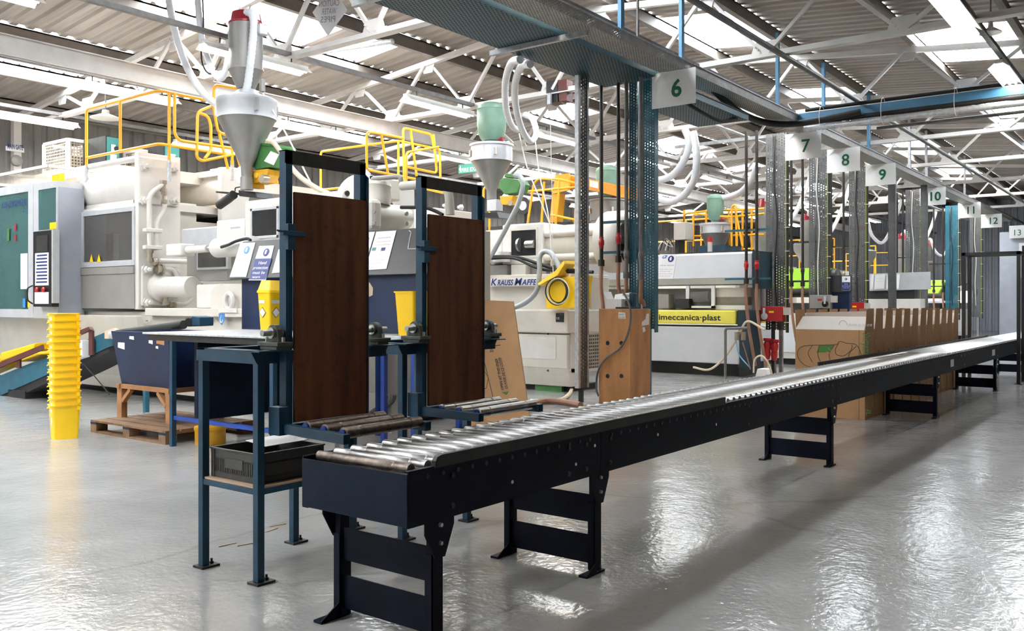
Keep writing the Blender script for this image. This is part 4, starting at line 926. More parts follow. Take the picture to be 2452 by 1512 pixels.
build(MB().box(IX, IX + .6, yX(60, IX), yX(20, IX), .0, .12), 'base_frame', 'dark_metal', t)
b = MB(); b.prism(pX(IX - .1, [(445, 772), (462, 757), (478, 760), (478, 781), (448, 783)]), (.2, 0, 0)); build(b, 'drive_motor', 'blue_paint', t, 0, .01)
build(MB().cyl(aX(452, 772, IX - .13), aX(452, 772, IX - .05), .05, 16), 'motor_shaft', 'dark_metal', t, 1)
for i, (pp, h) in enumerate((([(2, 845), (84, 822), (80, 838), (-5, 868)], .2), ([(-60, 880), (4, 856), (0, 880), (-60, 905)], .22), ([(50, 860), (90, 842), (92, 850), (44, 868)], .2))):
    solo(MB().prism(pX(IX + .05, pp), (.3, 0, 0)), 'yellow_bin_part', 'yellow_bin', ['yellow moulded bin lying on the belt, uppermost', 'yellow moulded bin lying on the belt at the left picture edge', 'small yellow moulded piece on the belt below the brown rail'][i], 'bin', 'bins on the belt', 0, .02)
hose(pX(6.4, [(180, 850), (200, 872), (225, 900), (250, 930), (262, 945)]), .008, 'rubber', 'thin dark cable drooping from the white switch box', None, 6, 'cable', 'cable')

# ================================================================ sign boards, bins and boxes on the bench
def notice(parent, P, name, lines, logo=None, band=None, m='paper'):
    """P = four corners: bottom left, bottom right, top right, top left"""
    P = [V(p) for p in P]; o_ = P[0]; rr = P[1] - P[0]; uu = P[3] - P[0]; n = rr.cross(uu).normalized()
    o = build(MB().prism(P, n * .004), name, m, parent)
    at = lambda u, v, k=.006: o_ + rr * u + uu * v + n * k
    if band:
        build(MB().prism([at(.02, .02), at(.98, .02), at(.98, band), at(.02, band)], n * .002), 'band', 'ink_blue', o)
    if logo:
        c = at(*logo[:2], .008); R_ = rr.length * logo[2]; ru, uv = rr.normalized(), uu.normalized()
        build(MB().prism([c + (ru * math.cos(a) + uv * math.sin(a)) * R_ for a in [2 * math.pi * k / 20 for k in range(20)]], n * .002), 'glove_symbol', logo[3], o)
        c2 = at(*logo[:2], .011); build(MB().prism([c2 + ru * (R_*x) + uv * (R_*y) for x, y in ((-.35, -.5), (.2, -.5), (.25, .3), (.1, .65), (-.15, .6), (-.4, .25))], n * .002), 'glove_figure', 'paper', o)
    for (s, u, v, w, size, mm) in lines:
        text(s, at(u, v, .009), rr, uu, size * uu.length, mm, o, width=w * rr.length)
    return o
t = thing('sign_console', 'slanted grey board with hand protection notices on a blue box, left of the nearer gate', 'notice board', (6.5, 8.4, 1.186))
BX = 6.45
build(MB().box(6.55, 6.95, 7.68, yX(579, 6.55), 1.186, 1.80), 'box_body', 'blue_board', t)
bl, br = aX(548, 668, BX), aX(700, 657, BX)
y0c, z0c = bl.y, bl.z; SL = V((.20, 0, .46))
cb = [V((BX, y0c, z0c)), V((BX, 7.66, z0c)), V((BX, 7.66, z0c)) + SL, V((BX, y0c, z0c)) + SL]
build(MB().prism(cb, (.03, 0, -.012)), 'board', 'grey_board', t, 0, .004) if 'grey_board' in M else None
mat('grey_board', (.038,.038,.042), .4, .1, .12, 5.)
if True: build(MB().prism(cb, (.03, 0, -.012)), 'board', 'grey_board', t, 0, .004)
def onb(px, v): # pixel column along the board's lower edge -> point on the slanted board face
    return None
def bpt(px, py):
    d = ray(px, py); nn = V((SL.z, 0, -SL.x)); k = (V((BX, 0, z0c)) - EY).dot(nn) / d.dot(nn); return EY + d * k - nn.normalized() * .003
notice(t, [bpt(551, 664), bpt(590, 664), bpt(612, 582), bpt(577, 583)], 'notice', [('These items must be', .12, .50, .76, .05, 'ink_grey'), ('worn when purging', .12, .42, .76, .05, 'ink_grey'), ('this machine. Failure', .12, .34, .76, .05, 'ink_grey'), ('to do so will result in', .12, .26, .7, .05, 'ink_grey'), ('disciplinary action', .12, .18, .7, .05, 'ink_grey')], (.55, .78, .16, 'ink_light_blue'))
notice(t, [bpt(596, 672), bpt(637, 672), bpt(657, 589), bpt(622, 590)], 'safety_sign', [('Hand', .3, .45, .45, .13, 'sign_white'), ('protection', .08, .31, .84, .13, 'sign_white'), ('must be', .14, .17, .7, .13, 'sign_white'), ('worn', .2, .05, .45, .11, 'sign_white')], (.55, .80, .16, 'ink_blue'), .62)
notice(t, [bpt(652, 655), bpt(690, 652), bpt(700, 596), bpt(668, 598)], 'crumpled_notice', [('WARNING', .15, .6, .6, .12, 'ink_grey')])
def sharps(loc, label, s=1.0, lid=True):
    t = thing('sharps_bin', label, 'bin', (0,0,0), 'yellow bins on the bench')
    w0, w1 = (.165 * s, .205 * s) if lid else (.20 * s, .245 * s)
    build(bin_shell(MB(), (0,0), w0, w0, w1, w1, 0, .40 * s, .025), 'bin_body', 'yellow_bin', t, 1)
    if lid:
        b = bin_shell(MB(), (0,0), w1 + .02, w1 + .02, w1 + .015, w1 + .015, .395 * s, .42 * s, .03); build(b, 'rim', 'yellow_bin', t, 1)
        build(bin_shell(MB(), (0,0), w1 + .005, w1 + .005, w1 - .05, w1 - .05, .42 * s, .52 * s, .03, .05), 'bin_lid', 'yellow_lid', t, 1)
        for (nx, ny) in ((-1, 0), (0, -1)):
            ry = V((0, -1, 0)) if nx else V((1, 0, 0)); n = V((nx, ny, 0))
            q = lambda u, z: n * (w0/2 + (w1 - w0)/2 * z / (.4 * s) + .003) + ry * u + V((0, 0, z))
            build(MB().prism([q(-.08, .31), q(.02, .31), q(.02, .345), q(-.08, .345)], n * .002), 'label_strip', 'paper', t)
            d = build(MB().prism([q(-.02, .15), q(.035, .21), q(-.02, .27), q(-.075, .21)], n * .002), 'hazard_border', 'ink_brown', t)
            build(MB().prism([q(-.02, .16) + n*.002, q(.028, .21) + n*.002, q(-.02, .26) + n*.002, q(-.068, .21) + n*.002], n * .002), 'hazard_label', 'paper', t)
    else:
        build(bin_shell(MB(), (0,0), w1 + .02, w1 + .02, w1 + .025, w1 + .025, .385 * s, .40 * s, .03), 'rim', 'yellow_bin', t, 1)
        for z in (.13, .28): build(bin_shell(MB(), (0,0), w0 + (w1-w0)*z/.4 + .006, w0 + (w1-w0)*z/.4 + .006, w0 + (w1-w0)*z/.4 + .008, w0 + (w1-w0)*z/.4 + .008, z * s, z * s + .008, .03, .012), 'rib', 'yellow_bin', t, 1)
    t.location = loc; ORG[t.name] = V(loc); return t
p = aX(646, 788, 6.1); sharps((6.2, yX(646, 6.1) + .10, 1.186), 'lidded yellow sharps bin with diamond hazard labels on the steel bench', 1.08)
# second bench and console between the two gates
t = thing('work_bench', 'second steel edged bench seen between the two brown gates', 'bench', (6.8, 6.3, 0))
build(MB().box(6.35, 7.2, 6.0, 7.5, 1.12, 1.17), 'bench_top', 'galv_light', t, 0, .004); build(MB().box(6.4, 7.15, 6.04, 7.45, 1.06, 1.119), 'top_frame', 'ply_edge', t)
for x, y in ((6.42, 6.52), (6.42, 6.1), (7.1, 7.3), (7.1, 6.1)): build(MB().box(x - .025, x + .025, y - .025, y + .025, 0, 1.06), 'leg', 'bright_blue', t)
t = thing('sign_console', 'slanted dark board with two white notices on a blue box, between the two gates', 'notice board', (6.9, 6.4, 1.171))
BX2 = 6.72; build(MB().box(6.80, 7.18, 6.2, 7.42, 1.171, 1.86), 'box_body', 'blue_board', t)
BX = BX2; bl = aX(852, 660, BX); z0c = bl.z; SL = V((.22, 0, .50))
build(MB().prism([(BX, 7.6, z0c), (BX, 6.12, z0c), (BX + SL.x, 6.12, z0c + SL.z), (BX + SL.x, 7.6, z0c + SL.z)], (.03, 0, -.012)), 'board', 'grey_board', t, 0, .004)
notice(t, [bpt(833, 649), bpt(872, 647), bpt(899, 556), bpt(864, 558)], 'notice', [('These items must be', .12, .55, .8, .05, 'ink_grey'), ('worn when purging', .12, .45, .8, .05, 'ink_grey'), ('this machine', .12, .35, .6, .05, 'ink_grey'), ('Failure to do so will', .12, .25, .8, .05, 'ink_grey')], (.55, .78, .16, 'ink_light_blue'))
notice(t, [bpt(875, 648), bpt(926, 645), bpt(950, 553), bpt(902, 556)], 'notice', [('Personal Protective Equipment', .2, .80, .6, .04, 'ink_black'), ('A fresh pair of gloves must be', .15, .70, .7, .035, 'ink_red'), ('worn for every shift change', .15, .62, .7, .035, 'ink_red'), ('Refer to the chart for details', .12, .22, .7, .03, 'ink_grey'), ('and report damaged items', .12, .15, .6, .03, 'ink_grey')])
for (a, b_, m) in ((896, 600, 'teal_box'), (918, 600, 'ink_blue')):
    q = bpt(a, b_) - V((.012, 0, 0)); build(MB().prism([q + V((0, .03, -.03)), q + V((0, -.03, -.03)), q + V((.02, -.03, .03)), q + V((.02, .03, .03))], (-.003, 0, 0)), 'picture', m, t)
build(MB().tube(rnd([bpt(980, 553), bpt(985, 556), bpt(977, 597), bpt(1010, 596)], .01), .006, 6), 'wire_clip', 'silver', t, 1)
build(MB().prism([aX(876, 715, 6.795), aX(892, 707, 6.795), aX(893, 690, 6.795), aX(884, 676, 6.795), aX(879, 690, 6.795)], (.004, 0, 0)), 'tie_tag', 'ply_edge', t)
p = aX(972, 787, 6.7); tb = sharps((6.6, yX(939, 6.45) - .15, 1.171), 'open yellow tapered bin on the bench between the two gates', 1.12, False)
t = thing('electrical_cabinet', 'pale grey electrical cabinet with a red light under the second bench', 'cabinet', (7.5, 6.6, .3))
q0, q1 = aX(862, 838, 7.25), aX(975, 948, 7.25)
mat('grey_cab', (.50,.47,.42), .45, 0, .05, 3.)
build(MB().box(7.25, 7.6, yX(985, 7.25), yX(855, 7.25), q1.z, q0.z), 'cabinet_body', 'grey_cab', t, 0, .006)
build(MB().lathe([(.012, 0), (.01, .01)], aX(872, 854, 7.247), (-1,0,0), 10), 'indicator', 'led_red', t, 1)
build(MB().box(7.3, 7.55, yX(930, 7.25), yX(890, 7.25), 0, q1.z), 'plinth', 'cream_paint', t)
for px in (925, 945): build(MB().tube(spline(pX(7.23, [(px, 948), (px - 3, 960), (px - 18, 975), (px - 40, 990)]), 4), .022, 8), 'conduit', 'grey_pipe', t, 1)

# ================================================================ second machine (cream, lettered side)
MB2 = thing('moulding_machine', 'cream injection moulding machine with blue lettering, behind the farther gate', 'machine', (13, 11, 0))
S2 = 12.3; yN = 8.2
pt = lambda mb, name, m, sm=0, bev=0, par=None: build(mb, name, m, par or MB2, sm, bev)
z = lambda py, c=S2, px=1300: zX(px, py, c)
zr = z(741); zq = z(798)
pt(MB().box(S2 + .10, 13.6, yN, 14.5, .32, z(656)), 'base', 'cream_paint', 0, .015)
pt(MB().box(S2 - .02, 13.55, yN - .02, 14.0, zq, zr), 'side_cover', 'cream_paint', 0, .03)
b = MB().box(S2 + .02, S2 + .1, yN + .02, 14.0, .40, zq - .02); pt(b, 'lower_panel', 'cream_paint', 0, .01)
pt(MB().box(S2 + .012, S2 + .02, yX(1330, S2), 13.0, .55, zq - .06), 'access_panel', 'white_paint', 0, .004)
pt(MB().prism([(S2 + .02, yN, .40), (S2 + .10, yN, .10), (S2 + .10, 14, .10), (S2 + .02, 14, .40)], (.3, 0, 0)), 'skirt', 'cream_paint')
for px in (1228, 1312):
    for py in (800, 888): pt(MB().lathe([(.018, 0), (.014, .012)], aX(px, py, S2 + .01), (-1,0,0), 10), 'panel_screw', 'dark_metal')
pt(MB().box(S2 + .2, 13.4, yN + .1, 14.2, 0, .10), 'plinth', 'black')
pt(MB().box(S2 + .12, 13.0, yN + .2, yN + .75, 0, .09), 'levelling_foot', 'green_paint')
# end face with grille
pt(MB().box(xY(1396, yN), xY(1434, yN), yN - .015, yN, aY(1410, 883, yN).z, aY(1410, 800, yN).z), 'grille', 'mesh_xz')
pt(MB().box(xY(1396, yN), xY(1434, yN), yN - .004, yN - .002, aY(1410, 883, yN).z, aY(1410, 800, yN).z), 'grille_back', 'dark_metal')
pt(MB().box(13.0, 13.62, yN - .01, yN + .8, 1.2, z(660)), 'end_box', 'cream_paint', 0, .02)
# name strip
a, b_ = aX(1164, 668, S2 - .03), aX(1300, 687, S2 - .03); strip = pt(MB().box(S2 - .03, S2 + .1, b_.y, a.y, a.z - .14, a.z), 'name_strip', 'white_paint', 0, .005)
text('K', (S2 - .034, yX(1175, S2 - .03), a.z - .12), (0,-1,0), (0,0,1), .17, 'ink_blue', strip, shear=.25, bold=.02, width=yX(1175, S2) - yX(1190, S2))
text('RAUSS', (S2 - .034, yX(1191, S2 - .03), a.z - .12), (0,-1,0), (0,0,1), .135, 'ink_blue', strip, shear=.25, bold=.02, width=yX(1191, S2) - yX(1229, S2))
text('M', (S2 - .034, yX(1231, S2 - .03), a.z - .12), (0,-1,0), (0,0,1), .17, 'ink_blue', strip, shear=.25, bold=.02, width=yX(1231, S2) - yX(1250, S2))
text('AFFEI', (S2 - .034, yX(1250, S2 - .03), a.z - .12), (0,-1,0), (0,0,1), .135, 'ink_blue', strip, shear=.25, bold=.02, width=yX(1250, S2) - yX(1291, S2))
q = aX(1341, 761, S2 - .03); pl = pt(MB().box(S2 - .03, S2 - .022, q.y - .075, q.y + .085, q.z - .075, q.z + .075), 'rating_plate', 'black')
text('CE', (S2 - .032, q.y + .07, q.z - .03), (0,-1,0), (0,0,1), .05, 'sign_white', pl); text('TYPE  No', (S2 - .032, q.y + .01, q.z + .045), (0,-1,0), (0,0,1), .02, 'ink_grey', pl)
# carriage with viewing window, cylinder, end bell
U = 12.55
b = MB().box(U, 13.4, yX(1300, U), yX(1202, U), zX(1290, 632, U), zX(1290, 533, U)); pt(b, 'carriage_cover', 'white_paint', 0, .03)
pt(MB().box(U, 13.3, yX(1202, U), yX(1100, U), zX(1180, 632, U), zX(1180, 565, U)), 'nozzle_cover', 'white_paint', 0, .02)
pt(MB().box(U + .1, 13.2, yX(1200, U), yX(1155, U), zX(1180, 565, U), zX(1180, 550, U)), 'top_box', 'white_paint')
wa, wb_, wz0, wz1 = yX(1225, U), yX(1284, U), zX(1250, 613, U), zX(1250, 552, U)
f = MB(); f.box(U - .012, U, wb_ - .03, wa + .03, wz0 - .04, wz0); f.box(U - .012, U, wb_ - .03, wa + .03, wz1, wz1 + .04); f.box(U - .012, U, wa, wa + .03, wz0, wz1); f.box(U - .012, U, wb_ - .03, wb_, wz0, wz1)
pt(f, 'window_rim', 'cream_paint'); pt(MB().box(U - .004, U - .001, wb_, wa, wz0, wz1), 'viewing_window', 'dark_glass')
pt(MB().cyl((U - .02, wb_ + .02, (wz0+wz1)/2 - .03), (U - .02, wb_ + .2, (wz0+wz1)/2 - .03), .07, 16), 'screw_shaft', 'steel', 1)
pt(MB().cyl((U - .01, wb_ + .32, (wz0+wz1)/2 - .03), (U - .01, wb_ + .36, (wz0+wz1)/2 - .03), .12, 20), 'screw_collar', 'steel', 1)
cz = zX(1370, 580, U); pt(MB().cyl((U + .42, yX(1300, U), cz), (U + .42, yX(1424, U), cz), .34, 32), 'screw_cylinder', 'cream_paint', 1)
for py, rr, xx in ((545, .05, U + .25), (556, .06, U + .08), (614, .06, U + .08), (627, .04, U + .25)): pt(MB().cyl((xx, yX(1300, U), zX(1370, py, U)), (xx, yX(1428, U), zX(1370, py, U)), rr, 12), 'tie_rod', 'cream_paint', 1)
ye = yX(1424, U); pt(MB().lathe([(.50, 0), (.52, .05), (.52, .32), (.46, .40), (.40, .42)], (U + .42, ye, cz), (0,-1,0), 36), 'end_bell', 'cream_paint', 1)
pt(MB().lathe([(.40, 0), (.36, .02), (.18, .03), (.16, .3)], (U + .42, ye - .41, cz), (0,-1,0), 28), 'drive_hub', 'dark_metal', 1)
for k in range(6):
    tt = k * math.pi / 3; pt(MB().frame((U + .42 + .27 * math.cos(tt), ye - .45, cz + .27 * math.sin(tt)), (.06,0,0), (0,.05,0), (0,0,.06)), 'hub_block', 'dark_metal')
pt(MB().box(U + .1, 13.4, yX(1300, U) , 13.5, z(660), zX(1290, 632, U)), 'slide_bed', 'grey_panel'); pt(MB().box(U - .08, U + .3, yX(1220, U), yX(1175, U), z(656), zX(1200, 636, U)), 'support_block', 'grey_panel'); pt(MB().box(U - .05, U + .3, yX(1262, U), yX(1228, U), z(656), zX(1200, 636, U)), 'support_block', 'cream_paint')
pt(MB().cyl((U - .05, yX(1140, U), zX(1140, 624, U)), (U - .05, yX(1185, U), zX(1140, 624, U)), .10, 16), 'carriage_piston', 'white_paint', 1)
pt(MB().cyl(aX(1202, 628, U - .08), aX(1202, 604, U - .08), .16, 20), 'pivot', 'white_paint', 1)
pt(MB().box(12.45, 13.9, 11.3, 17.5, 1.9, 3.3), 'clamp_body', 'cream_paint', 0, .02)
pt(MB().box(12.4, 13.6, 14.5, 17.5, .1, 1.9), 'clamp_base', 'cream_paint')
for px, py in ((1069, 493), (1105, 497)): pt(MB().lathe([(.06, 0), (.06, .02), (.04, .02), (.03, .09)], aX(px, py, 12.40), (-1,0,0), 6), 'platen_bolt', 'white_paint')
hose(pX(12.2, [(1040, 630), (1100, 625), (1165, 616), (1235, 616), (1290, 632), (1350, 650), (1420, 652)]), .028, 'rubber', 'black hydraulic hose sagging across the lettered machine, upper')
hose(pX(12.15, [(1165, 620), (1230, 619), (1280, 640), (1320, 648), (1400, 646)]), .024, 'rubber', 'black hydraulic hose just below another on the lettered machine')
# railings, hopper, loader of the second machine
rx = 12.4; tz = aX(768, 366, rx).z; cn = aX(954, 330, rx); en = aY(1053, 354, cn.y)
rails('yellow guard railing and ladder between the two nearest machines', [
    [aX(768, 462, rx), aX(768, 363, rx), V((rx, cn.y, tz)), V((en.x, cn.y, tz)), aY(1055, 440, cn.y)],
    pX(rx, [(770, 455), (955, 437)]) + [aY(1060, 462, cn.y)],
    pY(cn.y - .4, [(1000, 430), (878, 407), (878, 318), (890, 317), (965, 331)]), pY(cn.y - .6, [(973, 436), (973, 365), (1050, 352)]),
    pY(cn.y - .2, [(1046, 390), (1033, 322), (965, 306), (968, 440)]), pY(cn.y - .4, [(975, 400), (1046, 415), (1038, 322)])],
    [(V((rx, cn.y, tz)), V((rx, cn.y, aX(958, 445, rx).z))), (aY(913, 322, cn.y - .4), aY(937, 462, cn.y - .4)), (aY(983, 310, cn.y - .2), aY(1000, 440, cn.y - .2))], (rx, cn.y, 3.3))
def loader_set(X_, cx, ys, rw, label, gr, dome=None, band='silver'):
    """ys: dome top, dome bottom, rim top, rim bottom, cone tip, outlet bottom (pixel rows); rw: half widths in pixels (dome, rim, tip)"""
    c = aX(cx, 600, X_); Z_ = lambda y: zX(cx, y, X_); k = (c - EY).dot(FW) / FPX
    t = thing('material_hopper', 'steel cone hopper ' + label, 'hopper', (c.x, c.y, Z_(ys[5])), gr)
    build(MB().lathe([(rw[2]*k, Z_(ys[5])), (rw[2]*k, Z_(ys[4])), (rw[1]*k*.96, Z_(ys[3])), (rw[1]*k, Z_(ys[3]) + .005)], (c.x, c.y, 0), n=30), 'cone', 'brushed', t, 1)
    build(MB().lathe([(rw[1]*k*1.0, Z_(ys[3])), (rw[1]*k*1.0, Z_(ys[2])+.1*0), (rw[1]*k*1.06, Z_(ys[2]) ), (rw[1]*k*1.06, Z_(ys[2]) + .04), (rw[0]*k*.6, Z_(ys[2]) + .06), (0, Z_(ys[2]) + .06)], (c.x, c.y, 0), n=30), 'rim_band', band, t, 1)
    for a in (-.5, 2.5, -2.3): build(MB().frame((c.x + rw[1]*k*1.05 * math.cos(a), c.y + rw[1]*k*1.05 * math.sin(a), Z_((ys[2] + ys[3]) / 2)), (.015,0,0), (0,.02,0), (0,0,.06)), 'clamp', 'steel', t)
    if dome:
        t2 = thing('vacuum_loader', 'round green vacuum loader ' + dome, 'loader', (c.x, c.y, Z_(ys[2]) + .06), 'green loaders')
        zt, zb = Z_(ys[0]), Z_(ys[1]); r = rw[0] * k; h = zt - zb
        build(MB().lathe([(r*.5, Z_(ys[2]) + .061), (r*.5, zb + h*.03), (r*.62, zb), (r*.78, zb + h*.07), (r*.93, zb + h*.22), (r, zb + h*.42), (r, zb + h*.82)], (c.x, c.y, 0), n=30), 'loader_body', 'loader_green', t2, 1)
        build(MB().lathe([(r*1.03, zb + h*.82), (r*1.03, zb + h*.85), (r*.93, zb + h*.93), (r*.62, zb + h*.98), (r*.58, zt), (0, zt)], (c.x, c.y, 0), n=30), 'loader_lid', 'loader_green', t2, 1)
        build(MB().lathe([(.05, 0), (.05, .1)], (c.x + .02, c.y - r*.5, Z_(ys[2]) + .12), (.3,-1,0), 12), 'motor', 'red_lid', t2, 1)
loader_set(13.0, 1177, (248, 338, 352, 388, 455, 478), (35, 50, 12), 'over the lettered machine behind the farther gate', 'cone hoppers', 'above the hopper behind the farther gate')
t = thing('dosing_unit', 'green and yellow dosing unit at the neck of the hopper behind the farther gate', 'dosing unit', aX(1215, 460, 12.7))
build(MB().prism(pX(12.7, [(1196, 432), (1205, 425), (1240, 430), (1246, 440), (1238, 462), (1208, 466), (1194, 450)]), (.3, 0, 0)), 'green_bin', 'green_paint', t, 0, .015); build(MB().prism(pX(12.7, [(1206, 424), (1210, 414), (1236, 420), (1238, 428)]), (.25, 0, 0)), 'green_lid', 'green_paint', t, 0, .01)
build(MB().prism(pX(12.7, [(1196, 470), (1228, 468), (1222, 490), (1200, 490)]), (.2, 0, 0)), 'yellow_valve', 'drum_yellow', t, 0, .01); build(MB().box(12.9, 13.1, yX(1188, 12.9), yX(1166, 12.9), zX(1177, 505, 12.9), zX(1177, 478, 12.9)), 'neck', 'silver', t)
build(MB().prism(pX(12.75, [(1140, 512), (1190, 508), (1195, 522), (1140, 520)]), (.4, 0, 0)), 'slide_gate', 'black', t); build(MB().lathe([(.04, 0), (.05, .05)], aX(1225, 487, 12.68), (-1,0,0), 12), 'dial', 'brass', t, 1)
hose(pX(12.08, [(1232, 420), (1246, 424), (1252, 445), (1240, 490), (1215, 540), (1180, 605), (1152, 650), (1145, 690), (1155, 720), (1185, 737), (1225, 738), (1262, 722), (1285, 695), (1292, 650), (1292, 618), (1302, 603), (1318, 606), (1332, 626), (1340, 642)]), .045, 'hose_grey', 'thick grey corrugated hose looping down in front of the lettered machine')
ribbed([aY(1246, 143, 7.3), aX(1224, 152, 10.3), aX(1210, 200, 11), aX(1212, 260, 11.8), aX(1225, 300, 12.5), aX(1240, 312, 12.9)], .055, 'clear ribbed hose falling from the cable tray to the green loader, left one')
ribbed([aY(1270, 154, 7.25), aX(1248, 160, 10.4), aX(1233, 205, 11), aX(1236, 260, 11.6), aX(1250, 310, 12.2), aX(1270, 338, 12.6), aX(1284, 320, 12.8), aX(1275, 285, 12.9), aX(1258, 275, 13.0)], .055, 'clear ribbed hose falling from the cable tray to the green loader, right one')
for i, pp in enumerate(([(1243, 320), (1262, 400), (1290, 470), (1318, 540)], [(1282, 340), (1292, 420), (1310, 500), (1318, 560), (1320, 640), (1315, 680)])): hose(pX(12.4, pp), .012, 'cable_white', ['white cable slanting down from the clear hoses, left one', 'white cable hanging down past the lettered machine window'][i], None, 6, 'cable', 'cable')
# yellow box with lid, coil of cable on the machine end
t = thing('tool_box', 'yellow box with its lid tipped open hanging on the lettered machine end', 'box', aX(1350, 740, 12.1))
build(MB().prism(pX(12.1, [(1305, 668), (1408, 660), (1404, 682), (1400, 738), (1308, 740)]), (.16, 0, 0)), 'box_body', 'yellow_bin', t, 0, .01)
build(MB().prism(pX(11.98, [(1287, 680), (1330, 648), (1350, 624), (1352, 632), (1335, 660), (1290, 684)]), (.32, 0, 0)), 'box_lid', 'yellow_lid', t, 0, .006)
t = thing('cable_coil', 'coil of black and white cable hanging on the yellow box', 'cable', aX(1335, 700, 12.0))
for i, (rx_, rz_, dx, m) in enumerate(((27, 33, 0, 'rubber'), (25, 30, -3, 'rubber'), (26, 31, 2, 'cable_white'), (22, 27, 3, 'rubber'))):
    build(MB().tube(pX(12.02 - .012 * i, [(1334 + dx + rx_ * math.cos(a), 698 + rz_ * math.sin(a)) for a in [2 * math.pi * k / 26 for k in range(26)] + [0]]), .010, 6), 'loop', m, t, 1)
hose(pX(12.0, [(1318, 300), (1322, 480), (1324, 640), (1328, 670)]), .006, 'cable_white', 'thin grey wire hanging down to the cable coil', None, 6, 'cable', 'cable')
# flattened cardboard carton leaning
t = thing('cardboard_sheet', 'large flat brown carton sheet leaning beyond the farther gate', 'carton', (7.2, 5.8, 0))
CXX = 7.0; cb = pX(CXX, [(1108, 719), (1178, 722), (1252, 990), (1108, 1000)]); cb = [V((v.x + (.9 - v.z) * -.0, v.y, max(v.z, .02))) for v in cb]
zlow = 0.01; d = (cb[2] - cb[1]); cb[2] = cb[1] + d * ((cb[1].z - zlow) / -d.z); cb[3] = V((CXX, cb[0].y, zlow))
lean = [V((v.x + .35 * (v.z / 1.5), v.y, v.z)) for v in cb]
build(MB().prism(lean, (.012, 0, 0)), 'carton_board', 'carton', t)
def cpt(px, py):
    d = ray(px, py); nn = V((1, 0, -.35 / 1.5)); k = (V((CXX, 0, 0)) - EY).dot(nn) / d.dot(nn); return EY + d * k - nn.normalized() * .004
u = (cpt(1196, 860) - cpt(1212, 936)); text('OPEN AT THIS END!', cpt(1208, 935), u, V((0,1,0)).cross(u).cross(u) * -1 if False else (0, 1, .0), .052, 'ink_black', t, width=u.length * .98, bold=.01)
text('OUVRIR DE CE CÔTÉ!', cpt(1217, 932), u, (0, 1, 0), .052, 'ink_black', t, width=u.length * .98, bold=.01)
build(MB().prism([cpt(1203, 940), cpt(1218, 938), cpt(1213, 946)], (-.003, 0, 0)), 'arrow_mark', 'ink_green', t)
pan = build(MB().prism([cpt(1124, 920), cpt(1145, 917), cpt(1143, 942), cpt(1122, 945)], (-.003, 0, 0)), 'green_panel', 'ink_green', t); text('7L', cpt(1132, 938) - V((.004,0,0)), u, (0, 1, 0), .09, 'carton', pan, width=.10)
for pl in ([(1130, 880), (1155, 881), (1170, 905), (1165, 930), (1128, 946)], [(1155, 845), (1190, 990)], [(1172, 830), (1182, 842), (1174, 843), (1176, 830), (1198, 827)]): build(MB().tube([cpt(*p) for p in pl], .004, 4), 'printed_line', 'ink_brown', t)
# ================================================================ third machine with the yellow name strip
MC = thing('moulding_machine', 'grey white moulding machine with a yellow lettered strip, right of the teal post', 'machine', (17.8, 9, 0))
S3 = 17.0
p3 = lambda mb, name, m, sm=0, bev=0, par=None: build(mb, name, m, par or MC, sm, bev)
yq, yl = yX(1768, S3), yX(1480, S3)
p3(MB().box(S3 + .03, 18.8, yq, 11.5, .26, zX(1660, 783, S3)), 'base', 'grey_base', 0, .02) if False else None
mat('grey_base', (.55,.56,.57), .4, 0, .05, 3.)
p3(MB().box(S3 + .03, 18.8, yq, 11.5, .26, zX(1660, 783, S3)), 'base', 'grey_base', 0, .02)
p3(MB().box(S3 + .25, 18.6, yq + .1, 11.4, 0, .26), 'plinth', 'black')
ys_ = p3(MB().box(S3, 18.7, yX(1761, S3), 11.4, zX(1660, 776, S3), zX(1660, 743, S3)), 'name_strip', 'strip_yellow', 0, .02) if False else None
mat('strip_yellow', (.78,.68,.10), .35, 0, .05, 3.)
ys_ = p3(MB().box(S3, 18.7, yX(1761, S3), 11.4, zX(1660, 776, S3), zX(1660, 743, S3)), 'name_strip', 'strip_yellow', 0, .03)
text('imeccanica·plast', (S3 - .004, yX(1577, S3), zX(1660, 767, S3)), (0,-1,0), (0,0,1), .17, 'ink_black', ys_, width=yX(1577, S3) - yX(1725, S3), bold=.018)
p3(MB().box(S3 + .05, 18.8, yX(1832, S3), yq - .0, .2, zX(1660, 743, S3)), 'end_column', 'navy_green', 0, .01) if False else None
mat('navy_green', (.012,.035,.05), .45, 0, .2, 4.)
p3(MB().box(S3 + .05, 17.6, 6.98, yX(1763, S3), .2, zX(1660, 743, S3)), 'end_column', 'navy_green', 0, .01)
# machine bed between strip and barrel cover: dark opening with guards
p3(MB().box(S3 + .5, 18.6, 6.95, 11.4, zX(1660, 743, S3), zX(1660, 690, S3)), 'bed_housing', 'grey_panel')
for (x0, x1, y0, y1, m) in ((1712, 1790, 690, 712, 'cream_paint'), (1712, 1790, 712, 730, 'grate'), (1712, 1792, 731, 742, 'sign_white')):
    p3(MB().box(S3 + .3, S3 + .5, yX(x1, S3 + .3), yX(x0, S3 + .3), zX(1700, y1, S3 + .3), zX(1700, y0, S3 + .3)), 'bed_panel', m)
f = MB()
for a, b_, c_, d_ in ((1642, 1650, 684, 738), (1703, 1711, 684, 738)): f.box(S3 + .2, S3 + .25, yX(b_, S3 + .2), yX(a, S3 + .2), zX(1700, d_, S3 + .2), zX(1700, c_, S3 + .2))
f.box(S3 + .2, S3 + .25, yX(1711, S3 + .2), yX(1642, S3 + .2), zX(1700, 738, S3 + .2), zX(1700, 733, S3 + .2))
